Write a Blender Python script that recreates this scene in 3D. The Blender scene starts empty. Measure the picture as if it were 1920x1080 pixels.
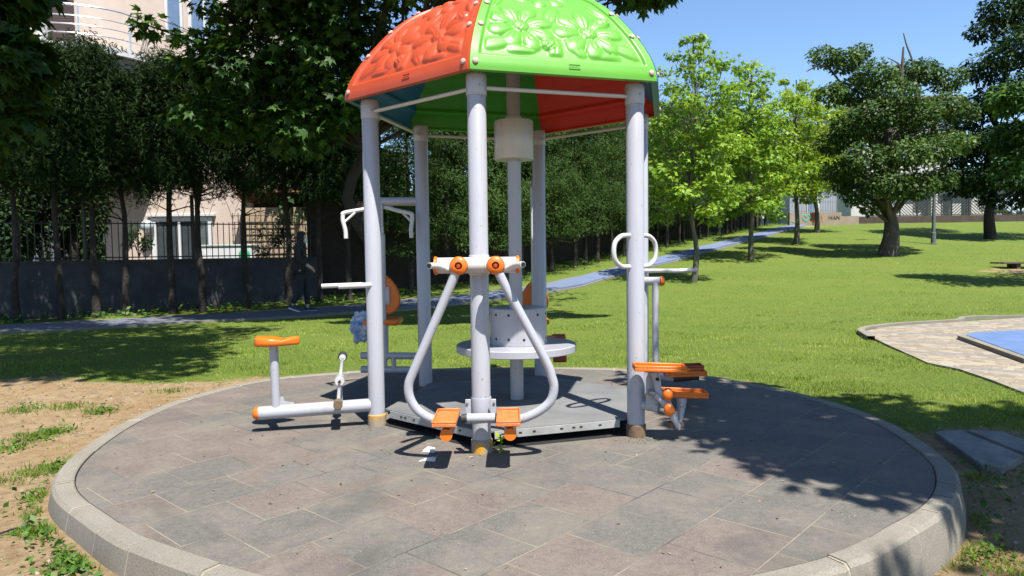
import bpy, math, random
import numpy as np
from mathutils import Vector, Matrix
random.seed(7); RNG = np.random.default_rng(11)
R = math.radians
scn = bpy.context.scene
COL = scn.collection

# ------------------------------------------------------------------ camera
F_PX, PITCH, ROLL, CAM_H = 1328.1, -.0531, .0132, 1.2196
cd = bpy.data.cameras.new('camera'); cam = bpy.data.objects.new('camera', cd); COL.objects.link(cam)
cd.sensor_width = 36; cd.lens = F_PX / 1920 * 36; cd.clip_end = 1500; cd.clip_start = .05
cam.matrix_world = Matrix.Translation((0, 0, CAM_H)) @ Matrix.Rotation(R(90) + PITCH, 4, 'X') @ Matrix.Rotation(-ROLL, 4, 'Z')
scn.camera = cam

def ray(px, py):
    ur, vr = px - 960, 540 - py
    u = ur * math.cos(ROLL) + vr * math.sin(ROLL); v = -ur * math.sin(ROLL) + vr * math.cos(ROLL)
    a, b = 1, v / F_PX
    return u / F_PX, a * math.cos(PITCH) - b * math.sin(PITCH), a * math.sin(PITCH) + b * math.cos(PITCH)
def at(px, py, y):                       # point of the place seen at a pixel, at distance y
    d = ray(px, py); t = y / d[1]
    return Vector((d[0] * t, y, CAM_H + d[2] * t))

# ------------------------------------------------------------------ terrain height
TY = [-60, 2, 4.2, 5.2, 6.2, 8, 15, 17, 19, 21.5, 26, 31, 36, 42, 46, 60, 120, 600]
TZ = [-.4, -.24, -.17, -.10, -.03, -.02, -.05, .06, .2, .38, .75, 1.25, 1.78, 2.33, 2.66, 3.0, 3.4, 4]
def gz(x, y):
    k = (np.interp(y - .35, TY, TZ) + np.interp(y, TY, TZ) + np.interp(y + .35, TY, TZ)) / 3
    k = np.where(np.asarray(y) < 6, k * (.52 + .48 * np.clip((np.asarray(x) + 1.2) / 2.4, 0, 1)), k)
    return k + .012 * np.sin(x * 1.7 + y * .9) * np.sin(y * 1.3 - x * .6)
def ground(px, py):
    d = ray(px, py); t = 2.0
    for _ in range(4000):
        x, y, z = d[0] * t, d[1] * t, CAM_H + d[2] * t
        if z <= gz(x, y): break
        t += .02
    return Vector((x, y, float(gz(x, y))))

# ------------------------------------------------------------------ materials
def nt(name):
    m = bpy.data.materials.new(name); m.use_nodes = True
    n = m.node_tree; n.nodes.clear()
    out = n.nodes.new('ShaderNodeOutputMaterial')
    return m, n, out
def N(n, t, **kw):
    o = n.nodes.new(t)
    for k, v in kw.items():
        if k in o.inputs.keys() if hasattr(o.inputs, 'keys') else False: o.inputs[k].default_value = v
        else: setattr(o, k, v)
    return o
def noise(n, scale, detail=4, rough=.6, coord=None, dist=0):
    t = n.nodes.new('ShaderNodeTexNoise'); t.inputs['Scale'].default_value = scale
    t.inputs['Detail'].default_value = detail; t.inputs['Roughness'].default_value = rough; t.inputs['Distortion'].default_value = dist
    if coord: n.links.new(coord, t.inputs['Vector'])
    return t.outputs['Fac']
def ramp(n, fac, stops, interp='LINEAR'):
    r = n.nodes.new('ShaderNodeValToRGB'); r.color_ramp.interpolation = interp
    e = r.color_ramp.elements
    while len(e) < len(stops): e.new(.5)
    for k, (p, c) in enumerate(stops):
        e[k].position = p; e[k].color = (*c, 1) if len(c) == 3 else c
    n.links.new(fac, r.inputs['Fac']); return r.outputs['Color']
def mix(n, fac, a, b, mode='MIX'):
    m = n.nodes.new('ShaderNodeMix'); m.data_type = 'RGBA'; m.blend_type = mode
    for s, v in ((m.inputs['Factor'], fac), (m.inputs[6], a), (m.inputs[7], b)):
        if isinstance(v, (int, float)): s.default_value = v
        elif isinstance(v, tuple): s.default_value = (*v, 1)
        else: n.links.new(v, s)
    return m.outputs[2]
def mth(n, op, a, b=None):
    m = n.nodes.new('ShaderNodeMath'); m.operation = op
    for s, v in zip(m.inputs, (a, b)):
        if v is None: continue
        if isinstance(v, (int, float)): s.default_value = v
        else: n.links.new(v, s)
    return m.outputs[0]
def objco(n):
    return n.nodes.new('ShaderNodeTexCoord').outputs['Object']
def bumpn(n, h, strength, dist=.01):
    b = n.nodes.new('ShaderNodeBump'); b.inputs['Strength'].default_value = strength; b.inputs['Distance'].default_value = dist
    n.links.new(h, b.inputs['Height']); return b.outputs['Normal']
def principled(n, out, color, rough=.5, metal=0, spec=.5, normal=None, coat=0):
    p = n.nodes.new('ShaderNodeBsdfPrincipled')
    for s, v in (('Base Color', color), ('Roughness', rough)):
        if isinstance(v, tuple): p.inputs[s].default_value = (*v, 1)
        elif isinstance(v, (int, float)): p.inputs[s].default_value = v
        else: n.links.new(v, p.inputs[s])
    p.inputs['Metallic'].default_value = metal; p.inputs['Specular IOR Level'].default_value = spec
    p.inputs['Coat Weight'].default_value = coat; p.inputs['Coat Roughness'].default_value = .15
    if normal is not None: n.links.new(normal, p.inputs['Normal'])
    n.links.new(p.outputs[0], out.inputs[0]); return p
def mat(name, c1, c2=None, scale=6, rough=.5, bump=0, bscale=60, metal=0, spec=.5, lo=.35, hi=.65, coat=0, bd=.01):
    m, n, out = nt(name); co = objco(n)
    col = ramp(n, noise(n, scale, 6, .65, co), [(lo, c1), (hi, c2 or c1)])
    nm = bumpn(n, noise(n, bscale, 5, .6, co), bump, bd) if bump else None
    rg = ramp(n, noise(n, scale * 2.3, 4, .6, co), [(.3, (rough * .85,) * 3), (.7, (min(1, rough * 1.2),) * 3)])
    principled(n, out, col, rg, metal, spec, nm, coat); return m
def leafmat(name, dark, mid, light, trans=.3, rough=.5):
    m, n, out = nt(name)
    a = n.nodes.new('ShaderNodeAttribute'); a.attribute_name = 'tint'
    col = ramp(n, a.outputs['Fac'], [(0, dark), (.5, mid), (1, light)])
    p = principled(n, out, col, rough, 0, .2)
    t = n.nodes.new('ShaderNodeBsdfTranslucent')
    n.links.new(mix(n, .5, col, (light[0] * 1.3, light[1] * 1.25, light[2] * .5)), t.inputs['Color'])
    s = n.nodes.new('ShaderNodeMixShader'); s.inputs[0].default_value = trans
    n.links.new(p.outputs[0], s.inputs[1]); n.links.new(t.outputs[0], s.inputs[2]); n.links.new(s.outputs[0], out.inputs[0])
    return m

M = {}
def paint(name, base, dirt):
    m, n, out = nt(name); co = objco(n)
    c = ramp(n, noise(n, 3, 5, .6, co), [(.3, tuple(v * .94 for v in base)), (.7, base)])
    mp = n.nodes.new('ShaderNodeMapping'); mp.inputs['Scale'].default_value = (14, 14, 1.2); n.links.new(co, mp.inputs['Vector'])
    st = ramp(n, noise(n, 1, 5, .7, mp.outputs[0]), [(.55, (0, 0, 0)), (.78, (.5, .5, .5))])
    c = mix(n, st, c, dirt)
    sp = ramp(n, noise(n, 45, 3, .5, co), [(.69, (0, 0, 0)), (.73, (.7, .7, .7))])
    c = mix(n, sp, c, tuple(v * .6 for v in dirt))
    principled(n, out, c, .33, 0, .5, bumpn(n, noise(n, 120, 3, .5, co), .04, .003), .25); return m
M['grey_paint'] = paint('grey_paint', (.325, .33, .36), (0.2464, 0.2128, 0.168))
M['white_paint'] = paint('white_paint', (.46, .455, .44), (.30, .25, .18))
M['orange'] = mat('orange_plastic', (.54, .118, .008), (.58, .135, .01), 9, .38, .06, 90, spec=.45)
M['faded_orange'] = mat('worn_orange_plastic', (.52, .125, .018), (.46, .17, .055), 26, .5, .15, 60)
M['dark_orange'] = mat('dark_orange_plastic', (.26, .04, .01), (.32, .055, .012), 12, .5)
M['black_rubber'] = mat('black_rubber', (.018, .018, .02), (.03, .03, .03), 20, .6)
M['hole'] = mat('dark_hole', (.008, .008, .008), None, 5, .9)
M['steel'] = mat('bolt_steel', (.33, .32, .3), (.25, .2, .16), 30, .4, metal=.7)
M['collar'] = mat('rusty_yellow_collar', (.48, .23, .015), (.24, .20, .15), 14, .7, .3, 50, lo=.42, hi=.52)
M['rust'] = mat('rusty_collar', (.09, .065, .05), (.15, .09, .045), 18, .8, .3, 50)
def plastic(name, a, b, worn):
    m, n, out = nt(name); co = objco(n)
    c = ramp(n, noise(n, 2.2, 5, .6, co), [(.3, a), (.7, b)])
    mp = n.nodes.new('ShaderNodeMapping'); mp.inputs['Scale'].default_value = (9, 9, 22); n.links.new(co, mp.inputs['Vector'])
    w = ramp(n, noise(n, 1, 6, .7, mp.outputs[0]), [(.56, (0, 0, 0)), (.78, (.55, .55, .55))])
    c = mix(n, w, c, worn)
    principled(n, out, c, .42, 0, .4, bumpn(n, noise(n, 60, 4, .6, co), .06, .004), .05); return m
M['red'] = plastic('orange_red_plastic', (.37, .052, .018), (.42, .066, .024), (.33, .115, .06))
M['green'] = plastic('green_plastic', (.082, .285, .024), (.098, .31, .034), (.13, .27, .07))
M['blue'] = plastic('teal_blue_plastic', (.008, .11, .20), (.012, .13, .23), (.03, .12, .18))
M['inner_red'] = mat('unfaded_red_plastic', (.50, .018, .010), (.56, .026, .014), 3, .5)  # inner roof faces, more saturated than the outer ones
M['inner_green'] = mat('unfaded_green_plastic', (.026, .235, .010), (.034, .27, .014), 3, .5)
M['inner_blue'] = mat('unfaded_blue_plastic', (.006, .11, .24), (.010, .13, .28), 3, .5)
M['bolt_cap'] = mat('pink_bolt_cap', (.40, .25, .22), (.45, .32, .3), 40, .5)

# rubber tiles: square tiles in running bond, grey and maroon in drifts
m, n, out = nt('rubber_tile'); co = objco(n)
mp = n.nodes.new('ShaderNodeMapping'); n.links.new(co, mp.inputs['Vector'])
a_ = R(48); T0, N0, TS = 1.986, 1.455, .382
mp.inputs['Rotation'].default_value = (0, 0, -a_); mp.inputs['Location'].default_value = (-T0 + TS * 40, -N0 + TS * 41, 0)
def brick(ms, smooth=.1):
    b = n.nodes.new('ShaderNodeTexBrick'); n.links.new(mp.outputs[0], b.inputs['Vector'])
    b.offset = .5; b.offset_frequency = 2; b.squash = 1
    b.inputs['Color1'].default_value = (0, 0, 0, 1); b.inputs['Color2'].default_value = (1, 1, 1, 1); b.inputs['Mortar'].default_value = (.5, .5, .5, 1)
    b.inputs['Scale'].default_value = 1; b.inputs['Mortar Size'].default_value = ms; b.inputs['Mortar Smooth'].default_value = smooth
    b.inputs['Bias'].default_value = 0; b.inputs['Brick Width'].default_value = TS; b.inputs['Row Height'].default_value = TS
    return b
b0 = brick(.0); b1 = brick(.0035, .4)
wide = noise(n, .55, 1, .5, co)
sel = mth(n, 'ADD', mth(n, 'MULTIPLY', b0.outputs['Color'], .42), mth(n, 'MULTIPLY', wide, 1.15))
mar = ramp(n, sel, [(.765, (0, 0, 0)), (.785, (1, 1, 1))])
grain = mth(n, 'ADD', mth(n, 'MULTIPLY', noise(n, 120, 5, .8, co), .62), mth(n, 'MULTIPLY', noise(n, 30, 5, .7, co), .38))
gray = ramp(n, grain, [(.40, (0.07776, 0.075, 0.0686)), (.59, (0.1377, 0.129, 0.1162))])
maro = ramp(n, grain, [(.40, (0.0899, 0.0705, 0.06248)), (.59, (0.155, 0.1245, 0.1093))])
c = mix(n, mth(n, 'MULTIPLY', mar, .7), mix(n, 1.0, gray, (.98, 1.0, 1.0), 'MULTIPLY'), maro)
tv = ramp(n, b0.outputs['Color'], [(0, (.95, .95, .95)), (1, (1.06, 1.06, 1.06))])
c = mix(n, 1.0, c, tv, 'MULTIPLY')
dust = ramp(n, noise(n, 2.6, 8, .72, co, .4), [(.44, (0, 0, 0)), (.72, (.6, .6, .6))])
c = mix(n, 1.0, c, (.97, .945, .92), 'MULTIPLY')
c = mix(n, dust, c, (0.1888, 0.1632, 0.128))
spk = ramp(n, noise(n, 85, 3, .6, co), [(.63, (0, 0, 0)), (.72, (.75, .75, .75))])
c = mix(n, spk, c, (0.285, 0.255, 0.21))
stain = ramp(n, noise(n, 1.15, 7, .68, co, 1.0), [(.52, (0, 0, 0)), (.68, (.45, .45, .45))])
c = mix(n, stain, c, (0.049, 0.0476, 0.0434))
jm = mth(n, 'MULTIPLY', b1.outputs['Fac'], ramp(n, noise(n, 3.5, 3, .6, co), [(.38, (.2, .2, .2)), (.55, (.85, .85, .85))]))
jc = ramp(n, noise(n, 1.1, 2, .5, co), [(.40, (.03, .029, .025)), (.50, (.25, .21, .15))])
c = mix(n, jm, c, jc)
hgt = mth(n, 'SUBTRACT', mth(n, 'MULTIPLY', grain, .35), b1.outputs['Fac'])
principled(n, out, c, .85, 0, .3, bumpn(n, hgt, .6, .006)); M['rubber_tile'] = m

M['deck'] = mat('grey_deck_board', (0.102, 0.105, 0.1065), (0.15, 0.15, 0.147), 3.5, .7, .25, 150)
M['deck_edge'] = mat('deck_edge_metal', (0.286, 0.286, 0.286), (0.221, 0.2145, 0.2015), 8, .5)
m, n, out = nt('kerb_concrete'); co = objco(n)
g = noise(n, 120, 4, .75, co)
c = ramp(n, g, [(.3, (.140, .126, .098)), (.5, (.195, .178, .146)), (.72, (.262, .242, .205))])
c = mix(n, ramp(n, noise(n, 2.2, 6, .7, co), [(.42, (0, 0, 0)), (.75, (.6, .6, .6))]), c, (.115, .10, .075))
principled(n, out, c, .9, 0, .25, bumpn(n, g, .5, .006)); M['kerb_concrete'] = m
M['mortar'] = mat('pale_mortar', (.23, .20, .15), (.30, .26, .20), 30, .9, .4, 80)
M['concrete'] = mat('grey_concrete', (.14, .135, .125), (.2, .19, .175), 5, .9, .3, 90)
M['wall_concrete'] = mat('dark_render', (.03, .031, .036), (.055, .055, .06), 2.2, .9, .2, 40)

# ground: grass soil and bare dirt by the 'dirt' attribute, broken by noise
m, n, out = nt('ground'); co = objco(n)
a = n.nodes.new('ShaderNodeAttribute'); a.attribute_name = 'dirt'
f = mth(n, 'ADD', a.outputs['Fac'], mth(n, 'MULTIPLY', mth(n, 'SUBTRACT', noise(n, 2.8, 7, .7, co), .5), 1.5))
f = ramp(n, f, [(.44, (0, 0, 0)), (.60, (1, 1, 1))])
gr = ramp(n, noise(n, 34, 6, .75, co), [(.25, (.02, .042, .007)), (.5, (.085, .130, .020)), (.75, (.17, .205, .045))])
gr = mix(n, ramp(n, noise(n, .55, 5, .65, co), [(.35, (0, 0, 0)), (.7, (.6, .6, .6))]), gr, (.13, .155, .03))
gr = mix(n, ramp(n, noise(n, 1.5, 6, .7, co), [(.62, (0, 0, 0)), (.74, (.7, .7, .7))]), gr, (.18, .14, .06))
di = ramp(n, noise(n, 11, 8, .72, co), [(.28, (.145, .092, .045)), (.5, (.245, .175, .098)), (.75, (.33, .26, .165))])
di = mix(n, ramp(n, noise(n, 1.4, 5, .6, co), [(.4, (0, 0, 0)), (.7, (.5, .5, .5))]), di, (0.225, 0.138, 0.057))
di = mix(n, ramp(n, noise(n, 70, 2, .5, co), [(.68, (0, 0, 0)), (.73, (.8, .8, .8))]), di, (0.405, 0.345, 0.255))
principled(n, out, mix(n, f, gr, di), .95, 0, .15, bumpn(n, noise(n, 25, 7, .75, co), .9, .03)); M['ground'] = m
M['grass'] = leafmat('grass_blade', (.050, .096, .010), (.165, .250, .025), (.36, .375, .09), .3, .6)
M['weed'] = leafmat('weed_leaf', (.03, .075, .012), (.06, .13, .02), (.11, .2, .035), .3)
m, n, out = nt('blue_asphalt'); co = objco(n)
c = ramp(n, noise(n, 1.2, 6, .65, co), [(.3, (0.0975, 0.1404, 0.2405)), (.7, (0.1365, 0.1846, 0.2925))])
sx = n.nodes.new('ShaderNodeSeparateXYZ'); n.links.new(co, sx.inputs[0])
left_grey = ramp(n, mth(n, 'ADD', mth(n, 'MULTIPLY', sx.outputs[0], .08), mth(n, 'MULTIPLY', noise(n, .9, 6, .7, co), .5)), [(-.0, (.85, .85, .85)), (.45, (.15, .15, .15))])  # greyer towards the left end, bluer to the right, broken by noise
c = mix(n, left_grey, c, (.10, .103, .11))
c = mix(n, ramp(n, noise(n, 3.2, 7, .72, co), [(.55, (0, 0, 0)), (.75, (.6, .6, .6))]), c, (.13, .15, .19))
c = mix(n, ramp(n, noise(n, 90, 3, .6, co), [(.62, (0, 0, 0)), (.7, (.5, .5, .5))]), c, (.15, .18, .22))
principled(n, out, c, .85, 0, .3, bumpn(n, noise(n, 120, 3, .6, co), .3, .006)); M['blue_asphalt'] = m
M['court'] = mat('blue_court_rubber', (.062, .115, .235), (.09, .15, .285), 3, .8, .2, 120)
# sandy cobbles with grey curved bands
m, n, out = nt('cobble_paving'); co = objco(n)
v = n.nodes.new('ShaderNodeTexVoronoi'); v.feature = 'DISTANCE_TO_EDGE'; v.inputs['Scale'].default_value = 9; n.links.new(co, v.inputs['Vector'])
v2 = n.nodes.new('ShaderNodeTexVoronoi'); v2.inputs['Scale'].default_value = 9; n.links.new(co, v2.inputs['Vector'])
c = ramp(n, v2.outputs['Color'], [(.2, (.185, .155, .112)), (.8, (.275, .235, .175))])
w = n.nodes.new('ShaderNodeTexWave'); w.wave_type = 'RINGS'; w.rings_direction = 'Z'; w.inputs['Scale'].default_value = .32; w.inputs['Distortion'].default_value = 2.0; w.inputs['Detail'].default_value = 1
n.links.new(co, w.inputs['Vector'])
c = mix(n, ramp(n, w.outputs['Fac'], [(.93, (0, 0, 0)), (.97, (.8, .8, .8))]), c, (0.16, 0.16, 0.168))
c = mix(n, ramp(n, v.outputs['Distance'], [(.01, (.5, .5, .5)), (.05, (0, 0, 0))]), c, (.085, .07, .04))
principled(n, out, c, .9, 0, .3, bumpn(n, v.outputs['Distance'], .5, .02)); M['cobble'] = m

M['bark'] = mat('grey_brown_bark', (.055, .044, .033), (.105, .086, .066), 9, .95, .9, 25, bd=.03)
M['dark_bark'] = mat('dark_bark', (.017, .013, .010), (.034, .026, .02), 9, .95, .9, 25, bd=.03)  # tone lowered to put the shade on the cypress trunks into the colour
M['pale_bark'] = mat('pale_smooth_bark', (.115, .105, .075), (.07, .07, .05), 5, .9, .4, 25)
M['plane_leaf'] = leafmat('plane_leaf', (.014, .045, .007), (.034, .088, .013), (.085, .16, .022), .25)
M['near_leaf'] = leafmat('broad_leaf', (.011, .034, .006), (.024, .064, .01), (.055, .11, .018), .22)
M['young_leaf'] = leafmat('young_plane_leaf', (0.0805, 0.1725, 0.0161), (0.161, 0.2875, 0.0276), (0.299, 0.414, 0.046), .34)
M['young_leaf_b'] = leafmat('lime_plane_leaf', (.10, .19, .014), (.19, .30, .024), (.32, .42, .042), .36)
M['old_leaf'] = leafmat('old_tree_leaf', (.018, .044, .008), (.044, .090, .016), (.105, .165, .036), .2)
M['dark_leaf'] = leafmat('dark_tree_leaf', (.006, .021, .004), (.014, .040, .007), (.036, .075, .014), .18)
M['cypress'] = leafmat('shaded_cypress_spray', (.005, .015, .003), (.012, .032, .005), (.034, .068, .010), .1, .85)  # darker copy of the cypress foliage, shade painted into its colour
M['cypress_sun'] = leafmat('sunlit_cypress_spray', (.014, .036, .006), (.034, .075, .011), (.08, .135, .022), .15, .7)  # lighter copy for the row in sun, light put into its colour

# ------------------------------------------------------------------ mesh helpers
class MB:
    def __init__(s): s.v, s.f, s.mi = [], [], []
    def add(s, v, f, mi=0):
        o = len(s.v); s.v += [tuple(p) for p in v]; s.f += [[i + o for i in q] for q in f]; s.mi += [mi] * len(f)
    def box(s, c, size, rz=0, rot=None, mi=0):
        x, y, z = (k / 2 for k in size); c = Vector(c)
        mt = rot or Matrix.Rotation(rz, 3, 'Z')
        v = [c + mt @ Vector(p) for p in ((-x, -y, -z), (x, -y, -z), (x, y, -z), (-x, y, -z), (-x, -y, z), (x, -y, z), (x, y, z), (-x, y, z))]
        s.add(v, [[0, 3, 2, 1], [4, 5, 6, 7], [0, 1, 5, 4], [1, 2, 6, 5], [2, 3, 7, 6], [3, 0, 4, 7]], mi); return s
    def tube(s, pts, r, seg=14, cap=True, mi=0):
        pts = [Vector(p) for p in pts]; k = len(pts)
        rs = list(r) if hasattr(r, '__len__') else [r] * k
        t = [(pts[min(i + 1, k - 1)] - pts[max(i - 1, 0)]).normalized() for i in range(k)]
        u = t[0].orthogonal().normalized(); v, f = [], []
        for i in range(k):
            u = (u - t[i] * u.dot(t[i])).normalized(); w = t[i].cross(u)
            v += [pts[i] + (u * math.cos(a) + w * math.sin(a)) * rs[i] for a in (2 * math.pi * j / seg for j in range(seg))]
        for i in range(k - 1):
            f += [[i * seg + j, i * seg + (j + 1) % seg, (i + 1) * seg + (j + 1) % seg, (i + 1) * seg + j] for j in range(seg)]
        if cap: f += [list(range(seg))[::-1], list(range((k - 1) * seg, k * seg))]
        s.add(v, f, mi); return s
    def lathe(s, prof, c, axis=(0, 0, 1), seg=28, mi=0):
        q = Vector(axis).normalized().to_track_quat('Z', 'Y').to_matrix(); c = Vector(c); v, f = [], []
        for r_, z in prof: v += [c + q @ Vector((r_ * math.cos(a), r_ * math.sin(a), z)) for a in (2 * math.pi * j / seg for j in range(seg))]
        for i in range(len(prof) - 1):
            f += [[i * seg + j, i * seg + (j + 1) % seg, (i + 1) * seg + (j + 1) % seg, (i + 1) * seg + j] for j in range(seg)]
        if prof[0][0] > 1e-4: f.append(list(range(seg))[::-1])
        if prof[-1][0] > 1e-4: f.append(list(range((len(prof) - 1) * seg, len(prof) * seg)))
        s.add(v, f, mi); return s
    def ball(s, c, r, sc=(1, 1, 1), seg=18, mi=0):
        k = seg // 2; o = len(s.v)
        s.lathe([(max(r * math.sin(math.pi * i / k), 1e-5), -r * math.cos(math.pi * i / k)) for i in range(k + 1)], (0, 0, 0), seg=seg, mi=mi)
        for i in range(o, len(s.v)): p = s.v[i]; s.v[i] = (c[0] + p[0] * sc[0], c[1] + p[1] * sc[1], c[2] + p[2] * sc[2])
        return s
    def prism(s, poly, h, mt=None, mi=0):     # polygon in local xy, extruded along local z from 0 to h, then placed by mt
        k = len(poly); mt = mt or Matrix()
        v = [mt @ Vector((p[0], p[1], 0)) for p in poly] + [mt @ Vector((p[0], p[1], h)) for p in poly]
        s.add(v, [list(range(k))[::-1], list(range(k, 2 * k))] + [[i, (i + 1) % k, k + (i + 1) % k, k + i] for i in range(k)], mi); return s
    def build(s, name, mats, parent=None, smooth=True, bevel=0, ang=38):
        me = bpy.data.meshes.new(name); me.from_pydata(s.v, [], s.f)
        for q in (mats if isinstance(mats, (list, tuple)) else [mats]): me.materials.append(q)
        if any(s.mi): me.polygons.foreach_set('material_index', s.mi)
        if smooth:
            me.polygons.foreach_set('use_smooth', [True] * len(s.f)); me.set_sharp_from_angle(angle=R(ang))
        return link(name, me, parent, bevel)
def link(name, me, parent=None, bevel=0):
    o = bpy.data.objects.new(name, me); COL.objects.link(o)
    if parent is not None:
        o.parent = parent; o.matrix_parent_inverse = Matrix()
        w = parent
        off = Vector()
        while w is not None: off += w.location; w = w.parent
        if isinstance(me, bpy.types.Mesh): me.transform(Matrix.Translation(-off))     # parts are modelled in world coordinates
    if bevel:
        b = o.modifiers.new('edge', 'BEVEL'); b.width = bevel; b.segments = 2; b.limit_method = 'ANGLE'; b.angle_limit = R(50)
    return o
def tag(o, label=None, cat=None, group=None, kind=None):
    if label: o['label'] = label
    if cat: o['category'] = cat
    if group: o['group'] = group
    if kind: o['kind'] = kind
    return o
def thing(name, loc, label, cat, group=None):
    o = bpy.data.objects.new(name, None); COL.objects.link(o); o.location = loc; o.empty_display_size = .1
    return tag(o, label, cat, group)
def copy_tree(o, parent=None):
    c = o.copy(); COL.objects.link(c)
    if parent is not None: c.parent = parent
    for ch in [k for k in bpy.data.objects if k.parent == o]: copy_tree(ch, c)
    return c
def spline(pts, per=8, closed=False):
    P = [Vector(p) for p in pts]; k = len(P); res = []
    rng = range(k if closed else k - 1)
    for i in rng:
        g = (lambda j: P[j % k]) if closed else (lambda j: P[min(max(j, 0), k - 1)])
        a, b, c, d = g(i - 1), g(i), g(i + 1), g(i + 2)
        for j in range(per):
            t = j / per
            res.append(.5 * ((2 * b) + (c - a) * t + (2 * a - 5 * b + 4 * c - d) * t * t + (3 * b - a - 3 * c + d) * t ** 3))
    if not closed: res.append(P[-1])
    return res

# ------------------------------------------------------------------ leaves
def lobes(angles, lens, width, droop):
    v, f = [(0, 0, 0)], []
    for a, l in zip(angles, lens):
        a = R(a); o = len(v)
        for rr, da, z in ((.5, width, .03), (1, 0, -droop), (.5, -width, .03)):
            v.append((.28 + l * rr * math.cos(a + da), l * rr * math.sin(a + da), z * l))
        f.append((0, o + 2, o + 1, o))
    return np.array(v), np.array(f)
PALM = lobes((0, 48, -48, 98, -98), (.75, .68, .68, .45, .45), .42, .14)
TRI = lobes((0, 62, -62), (.75, .6, .6), .5, .12)
OVAL = (np.array([(0, 0, 0), (.5, -.27, .09), (1, 0, -.05), (.5, .27, .09)], float), np.array([(0, 1, 2, 3)]))
SPRAY = (np.array([(0, 0, 0), (.4, -.1, .03), (1, .04, -.12), (.45, .06, .03), (.15, 0, -.02), (.5, .26, -.06), (.85, .36, .0), (.45, .14, .05)], float), np.array([(0, 1, 2, 3), (4, 5, 6, 7)]))
BLADE = (np.array([(0, -.09, 0), (0, .09, 0), (.45, 0, .85), (.3, -.02, .6)], float), np.array([(0, 1, 2, 3)]))
def unit(a): return a / np.maximum(np.linalg.norm(a, axis=1, keepdims=True), 1e-6)
def leaf_mesh(name, pos, nrm, direc, size, shape, tint, material, parent=None):
    V, Fc = shape; K, Q = len(V), len(Fc); n_ = len(pos)
    nrm = unit(nrm); d = unit(direc - nrm * (direc * nrm).sum(1, keepdims=True)); s = np.cross(nrm, d)
    co = pos[:, None, :] + size[:, None, None] * (V[None, :, 0:1] * d[:, None] + V[None, :, 1:2] * s[:, None] + V[None, :, 2:3] * nrm[:, None])
    me = bpy.data.meshes.new(name)
    me.vertices.add(n_ * K); me.vertices.foreach_set('co', co.reshape(-1).astype(np.float32))
    idx = (Fc[None] + (np.arange(n_) * K)[:, None, None]).reshape(-1)
    me.loops.add(len(idx)); me.loops.foreach_set('vertex_index', idx.astype(np.int32))
    me.polygons.add(n_ * Q); me.polygons.foreach_set('loop_start', (np.arange(n_ * Q) * 4).astype(np.int32))
    me.update(calc_edges=True); me.validate()
    at_ = me.attributes.new('tint', 'FLOAT', 'POINT'); at_.data.foreach_set('value', np.repeat(np.clip(tint, 0, 1), K).astype(np.float32))
    me.materials.append(material)
    return link(name, me, parent)
def clump_cloud(clumps, per, inner=.45, flat=.5):
    """clumps: (x,y,z, rx,ry,rz[, weight]); returns points, normals, directions, tint"""
    P, Nn, D, T = [], [], [], []
    for c in clumps:
        k = int(per * (c[6] if len(c) > 6 else 1)); g = RNG.normal(size=(k, 3)); g = unit(g)
        r = inner + (1 - inner) * RNG.random(k) ** .6
        # sub-clusters make the outline uneven
        sub = unit(RNG.normal(size=(9, 3))) ; w = np.max(g @ sub.T, axis=1); r = r * (.72 + .42 * np.clip(w, 0, 1) ** 3)
        p = g * r[:, None] * np.array(c[3:6]) + np.array(c[:3])
        P.append(p)
        nn = g * .55 + np.array([0, 0, 1.0]) * flat + RNG.normal(size=(k, 3)) * .45
        Nn.append(nn); D.append(g + RNG.normal(size=(k, 3)) * .6 + np.array([0, 0, -.35]))
        T.append(np.clip(.45 + RNG.normal() * .12 + RNG.normal(size=k) * .22, 0, 1))
    return np.concatenate(P), np.concatenate(Nn), np.concatenate(D), np.concatenate(T)
def limb(mb, a, b, r0, r1, sag=.15, seg=8, k=6):
    a, b = Vector(a), Vector(b); L = (b - a).length; off = Vector((random.uniform(-1, 1), random.uniform(-1, 1), .8)) * sag * L
    pts = []
    for i in range(k + 1):
        t = i / k; p = a.lerp(b, t) + off * math.sin(math.pi * t) * .6 + Vector((random.uniform(-1, 1), random.uniform(-1, 1), random.uniform(-1, 1))) * L * .018 * (0 < i < k)
        pts.append(p)
    mb.tube(pts, [r0 + (r1 - r0) * (i / k) ** .8 for i in range(k + 1)], seg); return pts
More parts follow.
